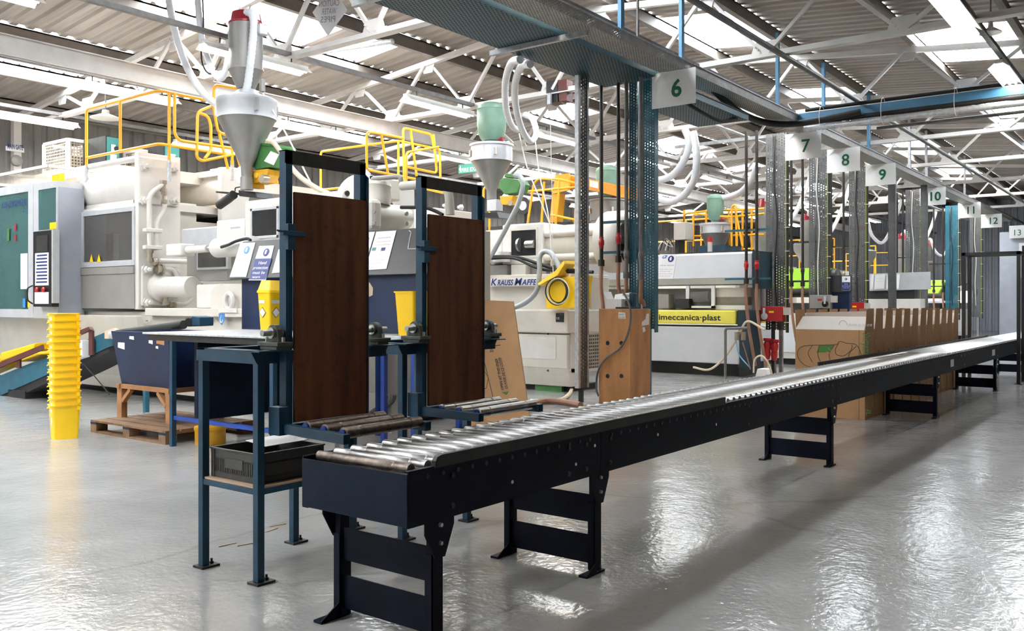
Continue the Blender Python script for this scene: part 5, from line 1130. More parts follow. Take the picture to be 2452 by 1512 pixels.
o = p3(f, 'guard_frame', 'sign_white'); p3(MB().box(S3 + .22, S3 + .23, yX(1703, S3 + .2), yX(1650, S3 + .2), zX(1700, 733, S3 + .2), zX(1700, 684, S3 + .2)), 'guard_pane', 'clear_glass', 0, 0, o)
p3(MB().cyl(aX(1655, 712, S3 + .35), aX(1700, 710, S3 + .35), .11, 16), 'nozzle_barrel', 'white_paint', 1)
p3(MB().box(S3 + .1, S3 + .45, yX(1645, S3), yX(1612, S3), zX(1620, 738, S3), zX(1620, 716, S3)), 'terminal_box', 'dark_metal'); p3(MB().box(S3 + .05, S3 + .3, yX(1598, S3), yX(1570, S3), zX(1590, 738, S3), zX(1590, 705, S3)), 'switch_gear', 'grey_panel')
# long white cover
c0, c1 = zX(1700, 681, S3), zX(1700, 606, S3)
cv = p3(MB().prism([(S3, 6.93, c0 + .13), (S3, 6.93, c1 - .04), (S3 + .04, 6.93, c1), (18.4, 6.93, c1), (18.4, 6.93, c0), (S3 + .14, 6.93, c0)], (0, 4.6, 0)), 'barrel_cover', 'cool_white', 0, .01)
p3(MB().box(S3 + .1, 18.3, 6.95, 11.5, c1, c1 + .03), 'cover_top', 'dark_metal')
p3(MB().box(S3 + .02, 17.6, 6.74, 6.925, c0 - .1, c1), 'cover_end', 'navy_green')
P_ = [aX(1571, 668, S3 - .01), aX(1612, 668, S3 - .01), aX(1620, 609, S3 - .01), aX(1580, 609, S3 - .01)]
notice(MC, P_, 'safety_notice', [('WEAR FACE', .14, .52, .34, .06, 'ink_blue'), ('WEAR GLOVES', .54, .52, .4, .06, 'ink_blue'), ('THESE ITEMS MUST', .12, .36, .76, .06, 'ink_grey'), ('BE WORN WHEN', .18, .27, .6, .06, 'ink_grey'), ('PURGING THIS MACHINE', .08, .18, .84, .06, 'ink_grey'), ('FAILURE TO DO SO', .14, .09, .7, .06, 'ink_grey')], (.7, .80, .17, 'ink_blue'))
notice(MC, [aX(1580, 618, S3 - .02), aX(1596, 618, S3 - .02), aX(1598, 611, S3 - .02), aX(1586, 611, S3 - .02)], 'notice_corner', [], (.6, .4, .3, 'ink_light_blue'))
t = thing('control_box', 'pale grey control box with loose cables on the grey white machine', 'box', aX(1625, 590, 17.6))
build(MB().box(17.5, 17.9, yX(1640, 17.5), yX(1613, 17.5), zX(1625, 575, 17.5), zX(1625, 533, 17.5)), 'box_body', 'grey_cab', t, 0, .01); build(MB().box(17.55, 17.85, yX(1622, 17.5), yX(1614, 17.5), c1 + .03, zX(1625, 575, 17.5)), 'stem', 'dark_metal', t)
for i in range(6): build(MB().tube(spline(pX(17.5, [(1575 + 6*i, 600), (1585 + 5*i, 580 - 4*(i % 3)), (1600 + 3*i, 588), (1612, 592)]), 4), .012, 5), 'cable', ['cable_white', 'rubber', 'grey_pipe'][i % 3], t, 1)
t = thing('warning_beacon', 'red warning beacon on a grey stem on top of the grey white machine', 'beacon', aX(1700, 600, 17.2))
p = aX(1700, 600, 17.15); k = .0085
build(MB().cyl((p.x, p.y, c1 + .03), (p.x, p.y, zX(1700, 580, 17.15)), .05, 14), 'stem', 'grey_cab', t, 1); build(MB().lathe([(.055, zX(1700, 580, 17.15)), (.05, zX(1700, 568, 17.15)), (0, zX(1700, 567, 17.15))], (p.x, p.y, 0), n=16), 'lens', 'red', t, 1)
build(MB().box(17.5, 18.3, yX(1738, 17.5), yX(1672, 17.5), c1 + .03, zX(1700, 588, 17.5)), 'hopper_base', 'blue_paint', MC)
loader_set(18.0, 1713, (466, 528, 540, 560, 590, 600), (20, 36, 22), 'on top of the grey white machine', 'cone hoppers', 'on the hopper of the grey white machine')
loader_set(17.6, 1454, (398, 472, 483, 530, 560, 603), (27, 42, 40), 'and drum seen between the thin black pipes', 'cone hoppers', 'partly hidden by the thin black pipes', 'brushed')
rx3 = 18.25
rails('yellow railings around the hopper of the grey white machine', [pX(rx3, [(1638, 590), (1638, 512), (1690, 506), (1830, 500)]), pX(rx3, [(1640, 565), (1690, 566), (1830, 562)]), pX(rx3 - .3, [(1660, 590), (1660, 512), (1750, 520), (1830, 512)]), pX(rx3 - .5, [(1752, 590), (1752, 495), (1762, 490), (1764, 590)]), pX(rx3 - .5, [(1760, 500), (1778, 590)])],
    [(aX(x, 503, rx3), V((rx3, aX(x, 500, rx3).y, c1 + .03))) for x in (1638, 1691, 1745, 1778, 1800)], (rx3, 8, 2.6))
# orange gantry crane behind
t = thing('gantry_crane', 'orange jib crane with a thick beam behind the lettered cream machine', 'crane', aX(1340, 540, 16.5))
build(MB().prism(pX(16.5, [(1346, 416), (1525, 452), (1525, 482), (1346, 440)]), (.25, 0, 0)), 'beam', 'orange', t, 0, .01); build(MB().prism(pX(16.3, [(1330, 420), (1362, 415), (1362, 455), (1322, 465)]), (.06, 0, 0)), 'head_plate', 'rail_yellow', t)
build(MB().prism(pX(16.4, [(1322, 465), (1336, 462), (1330, 530), (1316, 530)]), (.3, 0, 0)), 'mast', 'rail_yellow', t); build(MB().prism(pX(16.48, [(1412, 432), (1432, 436), (1432, 452), (1412, 447)]), (.01, 0, 0)), 'notice', 'paper', t)
p = aX(1322, 530, 16.4); build(MB().box(p.x, p.x + .3, p.y - .06, p.y + .06, 0, p.z), 'mast_base', 'rail_yellow', t)
p = aX(1252, 493, 15.5); t = thing('work_light', 'round black work lamp behind the grey corrugated hose', 'lamp', p)
build(MB().lathe([(.19, 0), (.19, -.12), (.08, -.25), (0, -.25)], p, (-1,0,0), 24), 'lamp_body', 'black', t, 1); build(MB().lathe([(.10, .002), (0, .004)], p, (-1,0,0), 20), 'lamp_lens', 'sign_white', t); build(MB().cyl(p + V((.1,0,-.15)), (p.x + .1, p.y, 3.2), .03, 8), 'lamp_stem', 'black', t)
build(MB().box(15.5, 16.2, p.y - 1.2, p.y + 1.0, 2.2, 3.2), 'lamp_mount', 'dark_metal', t); build(MB().box(15.7, 16.1, p.y - .8, p.y + .6, 0, 2.2), 'mount_column', 'dark_metal', t)
rails('yellow rails with slanting posts left of the orange crane', [pX(14.6, [(1262, 545), (1278, 440), (1290, 428), (1340, 430), (1395, 442)]), pX(14.6, [(1230, 462), (1395, 447)]), pX(14.6, [(1320, 515), (1395, 530)]), pX(14.6, [(1158, 560), (1158, 455), (1162, 448), (1172, 448), (1172, 560)])], [(aX(1303, 435, 14.6), aX(1296, 545, 14.6)), (aX(1340, 430, 14.6), aX(1330, 545, 14.6)), (aX(1382, 440, 14.6), aX(1376, 545, 14.6))] + [(aX(x, 545, 14.6), V((14.6, aX(x, 545, 14.6).y, 0))) for x in (1262, 1330, 1376)], (14.6, 10, 0))

# ================================================================ machines further along the row
def far_machine(X_, yn, label, hood, board):
    t = thing('moulding_machine', label, 'machine', (X_ + .8, yn + 2, 0), 'machines down the row')
    q = lambda mb, n, m, sm=0, bev=.01: build(mb, n, m, t, sm, bev)
    q(MB().box(X_, X_ + 1.6, yn, yn + 5, .15, 1.25), 'base', 'white_paint'); q(MB().box(X_ + .1, X_ + 1.5, yn + .1, yn + 4.9, 0, .15), 'plinth', 'black', 0, 0)
    q(MB().box(X_ - .03, X_ + .3, yn + .05, yn + 2.8, .3, .95), 'side_cover', 'cool_white'); q(MB().box(X_ + .2, X_ + 1.5, yn + 2.2, yn + 5, 1.25, 2.6), 'clamp_body', 'cream_paint')
    q(MB().box(X_ + .3, X_ + 1.2, yn + .3, yn + 2.2, 1.25, 1.5), 'slide_bed', 'dark_metal'); q(MB().cyl((X_ + .75, yn - .1, 1.95), (X_ + .75, yn + 2.2, 1.95), .28, 20), 'screw_cylinder', 'brushed', 1, 0)
    q(MB().lathe([(.36, 0), (.38, .05), (.38, .3), (.2, .36), (.15, .5)], (X_ + .75, yn + .1, 1.95), (0,-1,0), 24), 'drive_motor', 'black', 1, 0)
    if hood: q(MB().prism([(X_ + .1, yn + .15, 1.85), (X_ + .1, yn + 1.3, 1.85), (X_ + .3, yn + 1.5, 2.35), (X_ + .3, yn - .1, 2.35)], (.7, 0, 0)), 'hood', hood)
    if board:
        q(MB().prism([(X_ - .3, yn + 1.9, 1.5), (X_ - .3, yn - .4, 1.5), (X_ - .12, yn - .4, 2.0), (X_ - .12, yn + 1.9, 2.0)], (.03, 0, 0)), 'sign_board', 'silver'); 
        for j, yy in enumerate((1.6, 1.05, .5)): q(MB().prism([(X_ - .30, yn + yy + .2, 1.56), (X_ - .30, yn + yy - .2, 1.56), (X_ - .15, yn + yy - .2, 1.96), (X_ - .15, yn + yy + .2, 1.96)], (-.012, 0, .004)), 'notice', 'paper', 0, 0)
        q(MB().box(X_ - .25, X_ + .0, yn + .2, yn + .5, 0, 1.5), 'board_post', 'blue_board', 0, 0)
    q(MB().lathe([(.06, 2.23), (.08, 2.5), (.40, 3.05), (.42, 3.25), (.3, 3.3)], (X_ + .75, yn + 1.6, 0), n=24), 'hopper', 'brushed', 1, 0)
    q(MB().lathe([(.20, 3.3), (.22, 3.35), (.22, 3.95)], (X_ + .75, yn + 1.6, 0), n=20), 'loader', 'brushed', 1, 0); q(MB().lathe([(.23, 3.95), (.19, 4.15), (0, 4.16)], (X_ + .75, yn + 1.6, 0), n=20), 'loader_lid', 'red_lid', 1, 0)
    q(MB().tube(spline([(X_ + .5, yn + 1.5, 4.1), (X_ + .2, yn + 1.3, 4.2), (X_ + .05, yn + 1.1, 3.7), (X_ + .2, yn + .8, 3.5), (X_ + .4, yn + .5, 4.2), (X_ + .5, yn + .3, 4.9)], 6), .055, 8), 'feed_hose', 'hose_clear', 1, 0)
    r = MB()
    for yy in (yn + 2.4, yn + 3.6, yn + 4.8): r.cyl((X_ + .25, yy, 2.6), (X_ + .25, yy, 3.7), .025, 6)
    for zz in (3.15, 3.7): r.cyl((X_ + .25, yn + 2.4, zz), (X_ + .25, yn + 4.8, zz), .025, 6)
    q(r, 'hand_rail', 'rail_yellow', 0, 0)
far_machine(21.3, 7.0, 'white machine with a lime green hood behind the post of sign 8', 'lime', None)
far_machine(25.6, 7.4, 'white machine behind a silver board of notices, between signs 9 and 10', None, None)
far_machine(30.5, 7.2, 'pale machine far down the row behind sign 10', None, None)
far_machine(35.5, 7.2, 'small distant machine with a lime green hood behind sign 11', 'lime', None)
far_machine(40.5, 7.4, 'most distant machine at the end of the row', None, True)
t = thing('sign_console', 'blue hand protection sign on a grey board beside the lime hooded machine', 'notice board', (20.4, 6.9, 0))
a = pX(20.4, [(1985, 700), (2038, 700), (2038, 660), (1985, 660)]); build(MB().prism(a, (.03, 0, 0)), 'board', 'grey_board', t)
notice(t, pX(20.37, [(2016, 696), (2036, 696), (2036, 662), (2016, 662)]), 'safety_sign', [('Hand', .3, .42, .4, .12, 'sign_white'), ('protection', .08, .28, .84, .12, 'sign_white'), ('must be', .14, .15, .7, .12, 'sign_white')], (.5, .8, .14, 'ink_blue'), .58)
build(MB().box(20.43, 20.6, a[1].y + .05, a[0].y - .05, 0, a[0].z), 'box_body', 'blue_board', t)
t = thing('sign_console', 'silver board with white notices in front of the post of sign 10', 'notice board', (25.2, 6.3, 0))
B_ = pX(25.2, [(2082, 697), (2228, 693), (2228, 651), (2082, 656)]); build(MB().prism(B_, (.04, 0, 0)), 'board', 'silver', t)
for a0, a1 in ((2084, 2090), (2093, 2117), (2122, 2131), (2142, 2152)): notice(t, pX(25.16, [(a0, 693), (a1, 692), (a1 + 3, 657), (a0 + 3, 658)]), 'notice', [('Personal Protective', .15, .7, .7, .05, 'ink_grey'), ('equipment must be worn', .15, .5, .7, .05, 'ink_grey')] if a1 - a0 > 20 else [])
build(MB().box(25.26, 25.8, 5.65, 7.2, 0, B_[1].z - .25), 'box_body', 'white_paint', t); build(MB().box(25.3, 25.7, 5.8, 7.1, B_[1].z - .25, B_[1].z), 'box_neck', 'dark_metal', t)
for i, (px, xx) in enumerate(((2135, 24.2), (2212, 28.2))):
    q = aX(px, 600, xx); solo(MB().box(xx, xx + .12, q.y - .09, q.y + .09, 0, 4.97), 'slotted_post', 'perf_galv_yz', 'thin grey slotted post %s' % ('between signs 9 and 10, in front of the silver board', 'just left of sign 10')[i], 'post')
t = thing('far_office', 'grey partition block with white window frames at the end of the row', 'partition', (44, 4, 0))
build(MB().box(44, 50, 2.0, 6.6, 0, 4.6), 'partition_wall', 'grey_blue_panel', t)
for (y, z0_, w, h) in ((5.4, 2.6, .9, 1.5), (3.1, 2.4, .9, 1.7)):
    o = build(MB().box(43.95, 44, y - w/2, y + w/2, z0_, z0_ + h), 'window_frame', 'sign_white', t); build(MB().box(43.94, 43.95, y - w/2 + .12, y + w/2 - .12, z0_ + .12, z0_ + h - .12), 'window_pane', 'dark_glass', o)

# ================================================================ overhead cable trays
def tray(x0, x1, y0, y1, z, label, m='perf_tray', rim='teal', h=.10, group='overhead trays'):
    t = thing('cable_tray', label, 'cable tray', ((x0 + x1)/2, (y0 + y1)/2, z), group)
    build(MB().box(x0, x1, y0, y1, z, z + .004), 'tray_bottom', m, t)
    for y in (y0, y1):
        b = MB().box(x0, x1, y - .003, y + .003, z, z + h); b.box(x0, x1, y - .02, y + .0, z + h - .004, z + h); build(b, 'tray_side', rim, t)
    return t
t6 = tray(3.5, 12.15, 6.42, 7.40, 4.93, 'wide teal perforated cable tray overhead, running up to sign 6')
for x in (6.95, 9.45):
    o = build(MB().box(x - .03, x + .03, 6.0, 7.55, 4.86, 4.925), 'cross_bracket', 'galv', t6)
tray(12.3, 14.45, 5.95, 6.88, 4.60, 'short dark tray hanging just beyond sign 6', 'perf_tray', 'teal')
tg = thing('cable_tray', 'long galvanised perforated tray along the aisle side of the numbered posts', 'cable tray', (22, 6.1, 4.98), 'overhead trays')
build(MB().box(3.5, 43, 5.98, 6.36, 4.98, 4.984), 'tray_bottom', 'perf_galv_xy', tg)
for y in (5.98, 6.36): build(MB().box(3.5, 43, y - .003, y + .003, 4.98, 5.12), 'tray_side', 'perf_tray_galv', tg); 
build(MB().box(3.5, 43, 5.95, 5.98, 5.11, 5.12), 'tray_lip', 'galv_light', tg)
for i in range(5): hose([(3.5, 6.02 + .07 * i, 5.02), (12, 6.05 + .06 * i, 5.01), (20, 6.03 + .07 * i, 5.02), (30, 6.04 + .06 * i, 5.01), (42, 6.03 + .07 * i, 5.02)], .022, ['cable_white', 'rubber', 'grey_pipe', 'rubber', 'cable_white'][i], 'cable lying in the long galvanised tray, %s from the aisle' % ORD[i], 'tray cables', 6, 'cable', 'cable')
tb = thing('cable_tray', 'bright blue tray crossing the aisle overhead toward the right', 'cable tray', (17.0, 2, 5.0), 'overhead trays')
build(MB().box(17.0, 17.3, -6.5, 6.3, 5.00, 5.004), 'tray_bottom', 'perf_tray', tb)
for x in (17.0, 17.3): build(MB().box(x - .004, x + .004, -6.5, 6.3, 5.0, 5.15), 'tray_side', 'sky_blue', tb)
for i, (dx, dz, r, m, w) in enumerate(((.0, .20, .035, 'rubber', 'black pipe above the bright blue tray'), (-.06, -.06, .04, 'rubber', 'black pipe just under the bright blue tray'), (-.08, -.17, .055, 'galv_light', 'pale grey pipe under the bright blue tray'), (.22, -.26, .03, 'grey_pipe', 'thin grey pipe, lowest under the bright blue tray'))):
    solo(MB().cyl((17.0 + dx, -6.5, 5.0 + dz), (17.0 + dx, 4.6 if i == 3 else 5.85, 5.0 + dz), r, 12), 'service_pipe', m, w, 'pipe', 'pipes across the aisle', 1)
for y in (5.5, 4.4, 3.2, 2.1): solo(MB().tube([(16.88 + .17 * math.cos(a), y, 4.98 + .24 * math.sin(a)) for a in [2 * math.pi * k / 12 for k in range(13)]], .006, 5), 'cable_tie', 'cable_white', 'white cable tie around the pipes of the bright blue tray, %s from the posts' % ORD[[5.5, 4.4, 3.2, 2.1].index(y)], 'cable tie', 'cable ties', 1)
hose([aX(1560, 172, 12.1), aX(1640, 170, 12.6), aX(1690, 200, 13.4), aX(1760, 262, 14.8), aX(1820, 290, 16.0), aX(1880, 298, 16.6), aX(1950, 290, 16.8), aX(2060, 268, 16.85)], .06, 'rubber', 'thick black cable swooping from sign 6 to the bright blue tray', None, 10, 'cable', 'cable')
hose([V((12.45, 6.2, 4.62)), V((13.0, 6.1, 4.50)), V((13.6, 6.05, 4.46)), V((14.2, 6.05, 4.62))], .03, 'rubber', 'black cable drooping under the short dark tray', None, 8, 'cable', 'cable')
hose([(3, 4.95, 5.30), (20, 4.95, 5.30), (45, 4.95, 5.30)], .045, 'grey_pipe', 'long dark pipe running high along the aisle right of the galvanised tray', None, 10, 'pipe', 'service_pipe')
hose([(3, 8.0, 5.28), (20, 8.0, 5.28), (45, 8.0, 5.28)], .035, 'galv_light', 'long pale pipe running high behind the numbered posts', None, 10, 'pipe', 'service_pipe')
hose([aX(940, 99, 11.6), aX(740, 128, 11.6)], .05, 'galv_light', 'pale pipe slanting from the teal tray toward the large hopper', None, 12, 'pipe', 'service_pipe')
for i, (px, m, r) in enumerate(((1487, 'sky_blue', .045), (1527, 'grey_pipe', .02), (1632, 'sky_blue', .045), (1862, 'sky_blue', .045), (1972, 'sky_blue', .05), (2080, 'sky_blue', .05), (2178, 'galv', .05), (2218, 'galv', .05), (2310, 'galv', .05))):
    q = aY(px, 300, 6.17); solo(MB().box(q.x - r, q.x + r, q.y - r * .6, q.y + r * .6, 5.02, roof_z(6.2) - .28), 'tray_hanger', m, 'vertical %s strut carrying the galvanised tray, %s along the row' % ('blue' if m == 'sky_blue' else 'grey', ORD[i]), 'hanger', 'tray hangers')
solo(MB().box(17.74, 17.80, 6.70, 9.0, 4.90, 4.965), 'support_bar', 'galv', 'galvanised bar reaching left from the post of sign 7', 'bar')
# ================================================================ numbered posts, signs, pipes and switches
POST = {6: (12.1, 'perf_teal'), 7: (17.7, 'perf_galv'), 8: (20.3, 'perf_galv'), 9: (23.3, 'perf_galv'), 10: (29.0, 'perf_galv'), 11: (34.6, 'perf_teal'), 12: (39.0, 'perf_galv')}
for n, (x, m) in POST.items():
    solid = 'teal' if 'teal' in m else 'galv'
    t = thing('cable_post', '%s perforated cable post under sign %d' % ('teal' if solid == 'teal' else 'grey galvanised', n), 'post', (x, 6.66, 0), 'numbered posts')
    zb_ = 1.10 if n == 6 else .95
    zt_p = 4.92 if n == 6 else 4.96
    build(MB().box(x, x + .004, 6.48, 6.74, zb_, zt_p), 'front_plate', m + '_yz', t); build(MB().box(x, x + .12, 6.476, 6.48, zb_ - .05, zt_p), 'side_plate', m + '_xz', t)
    build(MB().box(x - .02, x + .10, 6.76, 6.765, zb_, zt_p), 'side_plate', m + '_xz', t); build(MB().box(x - .03, x - .026, 6.765, 6.90, zb_, zt_p), 'front_plate', m + '_yz', t)
    build(MB().box(x + .03, x + .10, 6.58, 6.65, 0, zb_ + .2), 'leg', solid, t)
    if n != 6:
        b = MB().cyl((x - .03, 6.455, 0.9), (x - .03, 6.455, 4.9), .035, 8); o = build(b, 'cable_bundle', 'rubber', t, 1)
        build(MB().cyl((x - .065, 6.47, .9), (x - .065, 6.47, 4.9), .008, 6), 'earth_wire', 'cable_yg', t, 1)
        b = MB()
        for k in range(8): b.lathe([(.05, 0), (.05, .015)], (x - .03, 6.455, 1.1 + .48 * k), n=10)
        build(b, 'cable_tie', 'cable_white', t)
    build(MB().tube(spline([(x - .04, 6.70, 4.9), (x - .05, 6.72, 4.0), (x - .045, 6.66, 3.2), (x - .04, 6.70, 2.3), (x - .05, 6.67, 1.4)], 6), .014, 6), 'cable', 'rubber' if n % 2 else 'cable_white', t, 1)
    # number sign standing out over the aisle
    sx = x - .07; dz = {6: 0, 7: -.07, 8: -.02, 9: .0, 10: .0, 11: .05, 12: .0}[n]
    w = .72; s = thing('number_sign', 'white sign with a green number %d on the cable posts' % n, 'sign', (sx, 6.1, 4.44 + dz), 'number signs')
    brd = build(MB().box(sx - .006, sx, 6.48 - w, 6.48, 4.44 + dz, 4.97 + dz), 'sign_board', 'sign_white', s)
    build(MB().prism([(sx - .007, 6.47, 4.80 + dz), (sx - .007, 6.47, 4.95 + dz), (sx - .05, 6.28, 4.965 + dz), (sx - .02, 6.2, 4.965 + dz)], (.004, 0, 0)), 'folded_corner', 'sign_white', s)
    text(str(n), (sx - .008, 6.48 - w * .57, 4.58 + dz), (0,-1,0), (0,0,1), .36, 'sign_green', s, bold=.025 if n in (6, 9, 10) else .012, align='CENTER')
sx = 43.8; s = thing('number_sign', 'white sign with a green number 13, farthest of the row', 'sign', (sx, 6, 4.4), 'number signs'); build(MB().box(sx - .006, sx, 5.6, 6.2, 4.3, 4.85), 'sign_board', 'sign_white', s); text('13', (sx - .01, 5.9, 4.42), (0,-1,0), (0,0,1), .36, 'sign_green', s, align='CENTER')
def drop_pipe(x, y, ztop, zval, zend, m, hm, vm, label, foot):
    t = thing('service_pipe', label, 'pipe', (x, y, zend), 'drop pipes')
    build(MB().cyl((x, y, zval - .15), (x, y, ztop), .03, 12), 'pipe', m, t, 1)
    build(MB().lathe([(.036, -.09), (.036, -.06), (.032, -.06), (.045, -.03), (.045, .03), (.032, .06), (.036, .06), (.036, .09)], (x, y, zval), n=12), 'valve', vm, t, 1)
    build(MB().lathe([(.05, -.05), (.05, .05)], (x, y, zval - .32), n=12), 'coupling', m, t, 1); build(MB().cyl((x, y, zval - .3), (x, y, zval - .15), .03, 12), 'pipe', m, t, 1)
    build(MB().tube(spline([(x, y, zval - .35), (x - .01, y, zval - .7), (x + foot[0] * .4, y + foot[1] * .3, (zval + zend) / 2 - .3), (x + foot[0], y + foot[1], zend)], 6), .032, 10), 'rubber_hose', hm, t, 1)
x6 = 12.0
for i, (px, m, zv, vm) in enumerate(((1440, 'black_pipe', 2.45, 'red'), (1481, 'black_pipe', 2.50, 'red'), (1500, 'grey_pipe', 2.25, 'grey_pipe'), (1535, 'grey_pipe', 2.22, 'grey_pipe'))):
    q = aX(px, 500, x6 - (.10 if i == 3 else 0)); drop_pipe(q.x, q.y, 4.92, zv, 1.45 if i else 1.2, m, 'hose_brown', vm, '%s drop pipe with %s valve at the teal post, %s from the left' % (['thin black', 'thin black', 'thin grey', 'thin grey'][i], ['a red', 'a red', 'a grey', 'a grey'][i], ORD[i]), (.05, -.03))
for n, pxs in ((7, (1787, 1812)), (8, (1895, 1922)), (9, (1990, 2020)), (10, (2148, 2162)), (11, (2236, 2258))):
    x = POST[n][0] - (.85 if n == 7 else 0)
    for i, px in enumerate(pxs): q = aX(px, 500, x); drop_pipe(q.x, q.y, 4.9, 2.25, .25, 'black_pipe', 'hose_brown', ('brass', 'red', 'dark_metal')[n % 3], 'thin black drop pipe with brown hose left of post %d, %s one' % (n, ('left', 'right')[i]), (.1, -.15))
for n, zz in ((6, (2.78, 2.30)), (7, (2.95, 1.98)), (8, (2.9, 2.0)), (9, (2.95, 2.0)), (10, (2.9, 2.0)), (11, (2.9, 2.1))):
    x = POST[n][0] - (.85 if n == 7 else 0); t = thing('pipe_bracket', 'pair of slotted pipe brackets at the post of sign %d' % n, 'bracket', (x, 7, zz[1]), 'pipe brackets')
    for z_ in zz: build(MB().box(x + .035, x + .075, 6.5, 7.45, z_ - .02, z_ + .02), 'bracket_rail', 'teal' if n in (6, 7) else 'dark_metal', t)
def isolator(x, y, z0_, m, label, small=False):
    t = thing('isolator_switch', label, 'switch', (x, y, z0_), 'isolator switches'); w = .46
    build(MB().box(x - .2, x - .04, y - w/2, y + w/2, z0_, z0_ + .30), 'switch_box', m, t, 0, .01)
    build(MB().lathe([(.07, 0), (.07, .03), (.03, .04)], (x - .2, y + (.14 if m == 'red' else -.12), z0_ + .10), (-1,0,0), 14), 'dial', 'silver' if m == 'red' else 'black', t, 1)
    build(MB().box(x - .25, x - .2, y + (.12 if m == 'red' else -.14), y + (.16 if m == 'red' else -.10), z0_ + .1, z0_ + .27), 'handle', 'silver', t)
    build(MB().box(x - .203, x - .2, y - .05, y + .05, z0_ + .17, z0_ + .21), 'sticker', 'yellow_bin' if m == 'red' else 'red', t); build(MB().box(x - .18, x - .06, y - w/2 - .12, y - w/2, z0_ + .13, z0_ + .28), 'gland_box', 'grey_cab', t)
    build(MB().cyl((x - .1, y, 0), (x - .1, y, z0_), .04, 8), 'conduit', 'rubber', t, 1)
isolator(17.65, 6.70, 1.13, 'red', 'red isolator switch box on the grey post under sign 7')
isolator(20.25, 6.58, 1.38, 'grey_panel', 'grey isolator switch box with a black dial under sign 8')
isolator(23.25, 6.70, 1.22, 'red', 'red isolator switch box on the post under sign 9, above the cartons')
isolator(29.0, 6.6, 1.25, 'dark_metal', 'dark switch box on the post under sign 10')
for i, (px, py) in enumerate(((1838, 825), (1855, 828))):
    q = aX(px, py, 17.5); t = thing('power_plug', 'red power plug and socket hanging under the red isolator, %s one' % ('left', 'right')[i], 'plug', q, 'power plugs')
    build(MB().lathe([(.07, -.1), (.08, 0), (.06, .06), (.09, .07), (.09, .12)], q, (.1, 0, 1), 14), 'socket', 'red', t, 1); build(MB().lathe([(.05, -.3), (.07, -.2), (.06, -.1)], q, (.1,0,1), 12), 'plug_body', 'red', t, 1); build(MB().tube(spline([q + V((0,0,-.3)), q + V((.0,-.02,-.6)), q + V((.02, .05, -q.z + .02))], 5), .02, 6), 'cable', 'cable_white' if i == 0 else 'grey_pipe', t, 1)
q = aX(1824, 888, 16.3); t = thing('floor_socket', 'white and red socket box with a looped cable behind the conveyor', 'socket', (q.x, q.y, 0)); build(MB().box(q.x, q.x + .3, q.y - .15, q.y + .15, 0, q.z - .12), 'box_base', 'red', t, 0, .01); build(MB().prism([(q.x, q.y - .13, q.z - .12), (q.x, q.y + .13, q.z - .12), (q.x, q.y + .09, q.z + .03), (q.x, q.y - .09, q.z + .03)], (.26, 0, 0)), 'box_top', 'sign_white', t, 0, .01)
build(MB().tube(spline([q + V((0, .16, -.05)), q + V((0, .14, .2)), q + V((0, 0, .28)), q + V((0, -.14, .12)), q + V((0, -.2, -.1))], 5), .018, 6), 'cable', 'hose_cream', t, 1)
# galvanised strip post and the plywood box
t = thing('strip_post', 'tall slim galvanised slotted post left of the teal post', 'post', (11.2, 7.3, 0))
build(MB().box(11.2, 11.26, 7.27, 7.335, .22, 4.92), 'front_strip', 'galv_light', t); build(MB().box(11.26, 11.42, 7.27, 7.274, .22, 4.92), 'slotted_plate', 'perf_galv_xz', t); build(MB().box(11.42, 11.46, 7.25, 7.33, .22, 4.92), 'back_strip', 'galv', t); build(MB().box(11.29, 11.36, 7.28, 7.33, 0, .4), 'foot', 'dark_metal', t)
t = thing('plywood_box', 'tall orange brown plywood box with finger holes, in front of the teal post', 'box', (11.65, 6.8, 0))
bx0, by0, by1, bz = 11.37, 6.48, yX(1434, 11.37), 1.41
build(MB().box(bx0, 11.98, by0, by1, 0, bz), 'box_body', 'wood_box', t, 0, .006); build(MB().box(bx0 + .005, 11.975, by0 + .005, by1 - .005, bz, bz + .004), 'box_top', 'ply_edge', t)
for px in (1455, 1488):
    for py in (822, 901): build(MB().lathe([(.032, 0), (.032, .002)], aX(px, py, bx0 - .0005), (-1,0,0), 16), 'finger_hole', 'black', t)
build(MB().prism(pX(bx0 - .002, [(1481, 748), (1497, 749), (1498, 764), (1481, 763)]), (.001, 0, 0)), 'paper_label', 'paper', t)
text('NOT', aX(1483, 756, bx0 - .002), (0,-1,0), (0,0,1), .04, 'ink_black', t); text('IN USE', aX(1483, 762, bx0 - .002), (0,-1,0), (0,0,1), .03, 'ink_black', t)
for pp in ([(1537, 772), (1546, 764), (1548, 752), (1554, 751), (1554, 778), (1537, 781)], [(1538, 785), (1544, 783), (1546, 793), (1540, 797)]): build(MB().prism(pY(by0 - .002, pp), (0, .001, 0)), 'torn_label', 'paper', t)
t = thing('small_carton', 'small white carton with open flap on the plywood box', 'carton', (11.6, 6.85, bz + .005)); q = aX(1452, 735, 11.5); q2 = aX(1488, 735, 11.5)
build(MB().box(11.5, 11.72, q2.y, q.y, bz + .005, bz + .15), 'carton_body', 'sign_white', t, 0, .003); build(MB().prism([(11.5, q.y, bz + .15), (11.72, q.y, bz + .15), (11.72, q.y + .05, bz + .26), (11.5, q.y + .05, bz + .26)], (0, .004, 0)), 'flap', 'sign_white', t); build(MB().prism([(11.72, q.y, bz + .15), (11.72, q2.y, bz + .15), (11.76, q2.y - .02, bz + .25), (11.76, q.y, bz + .22)], (.004, 0, 0)), 'flap', 'sign_white', t)
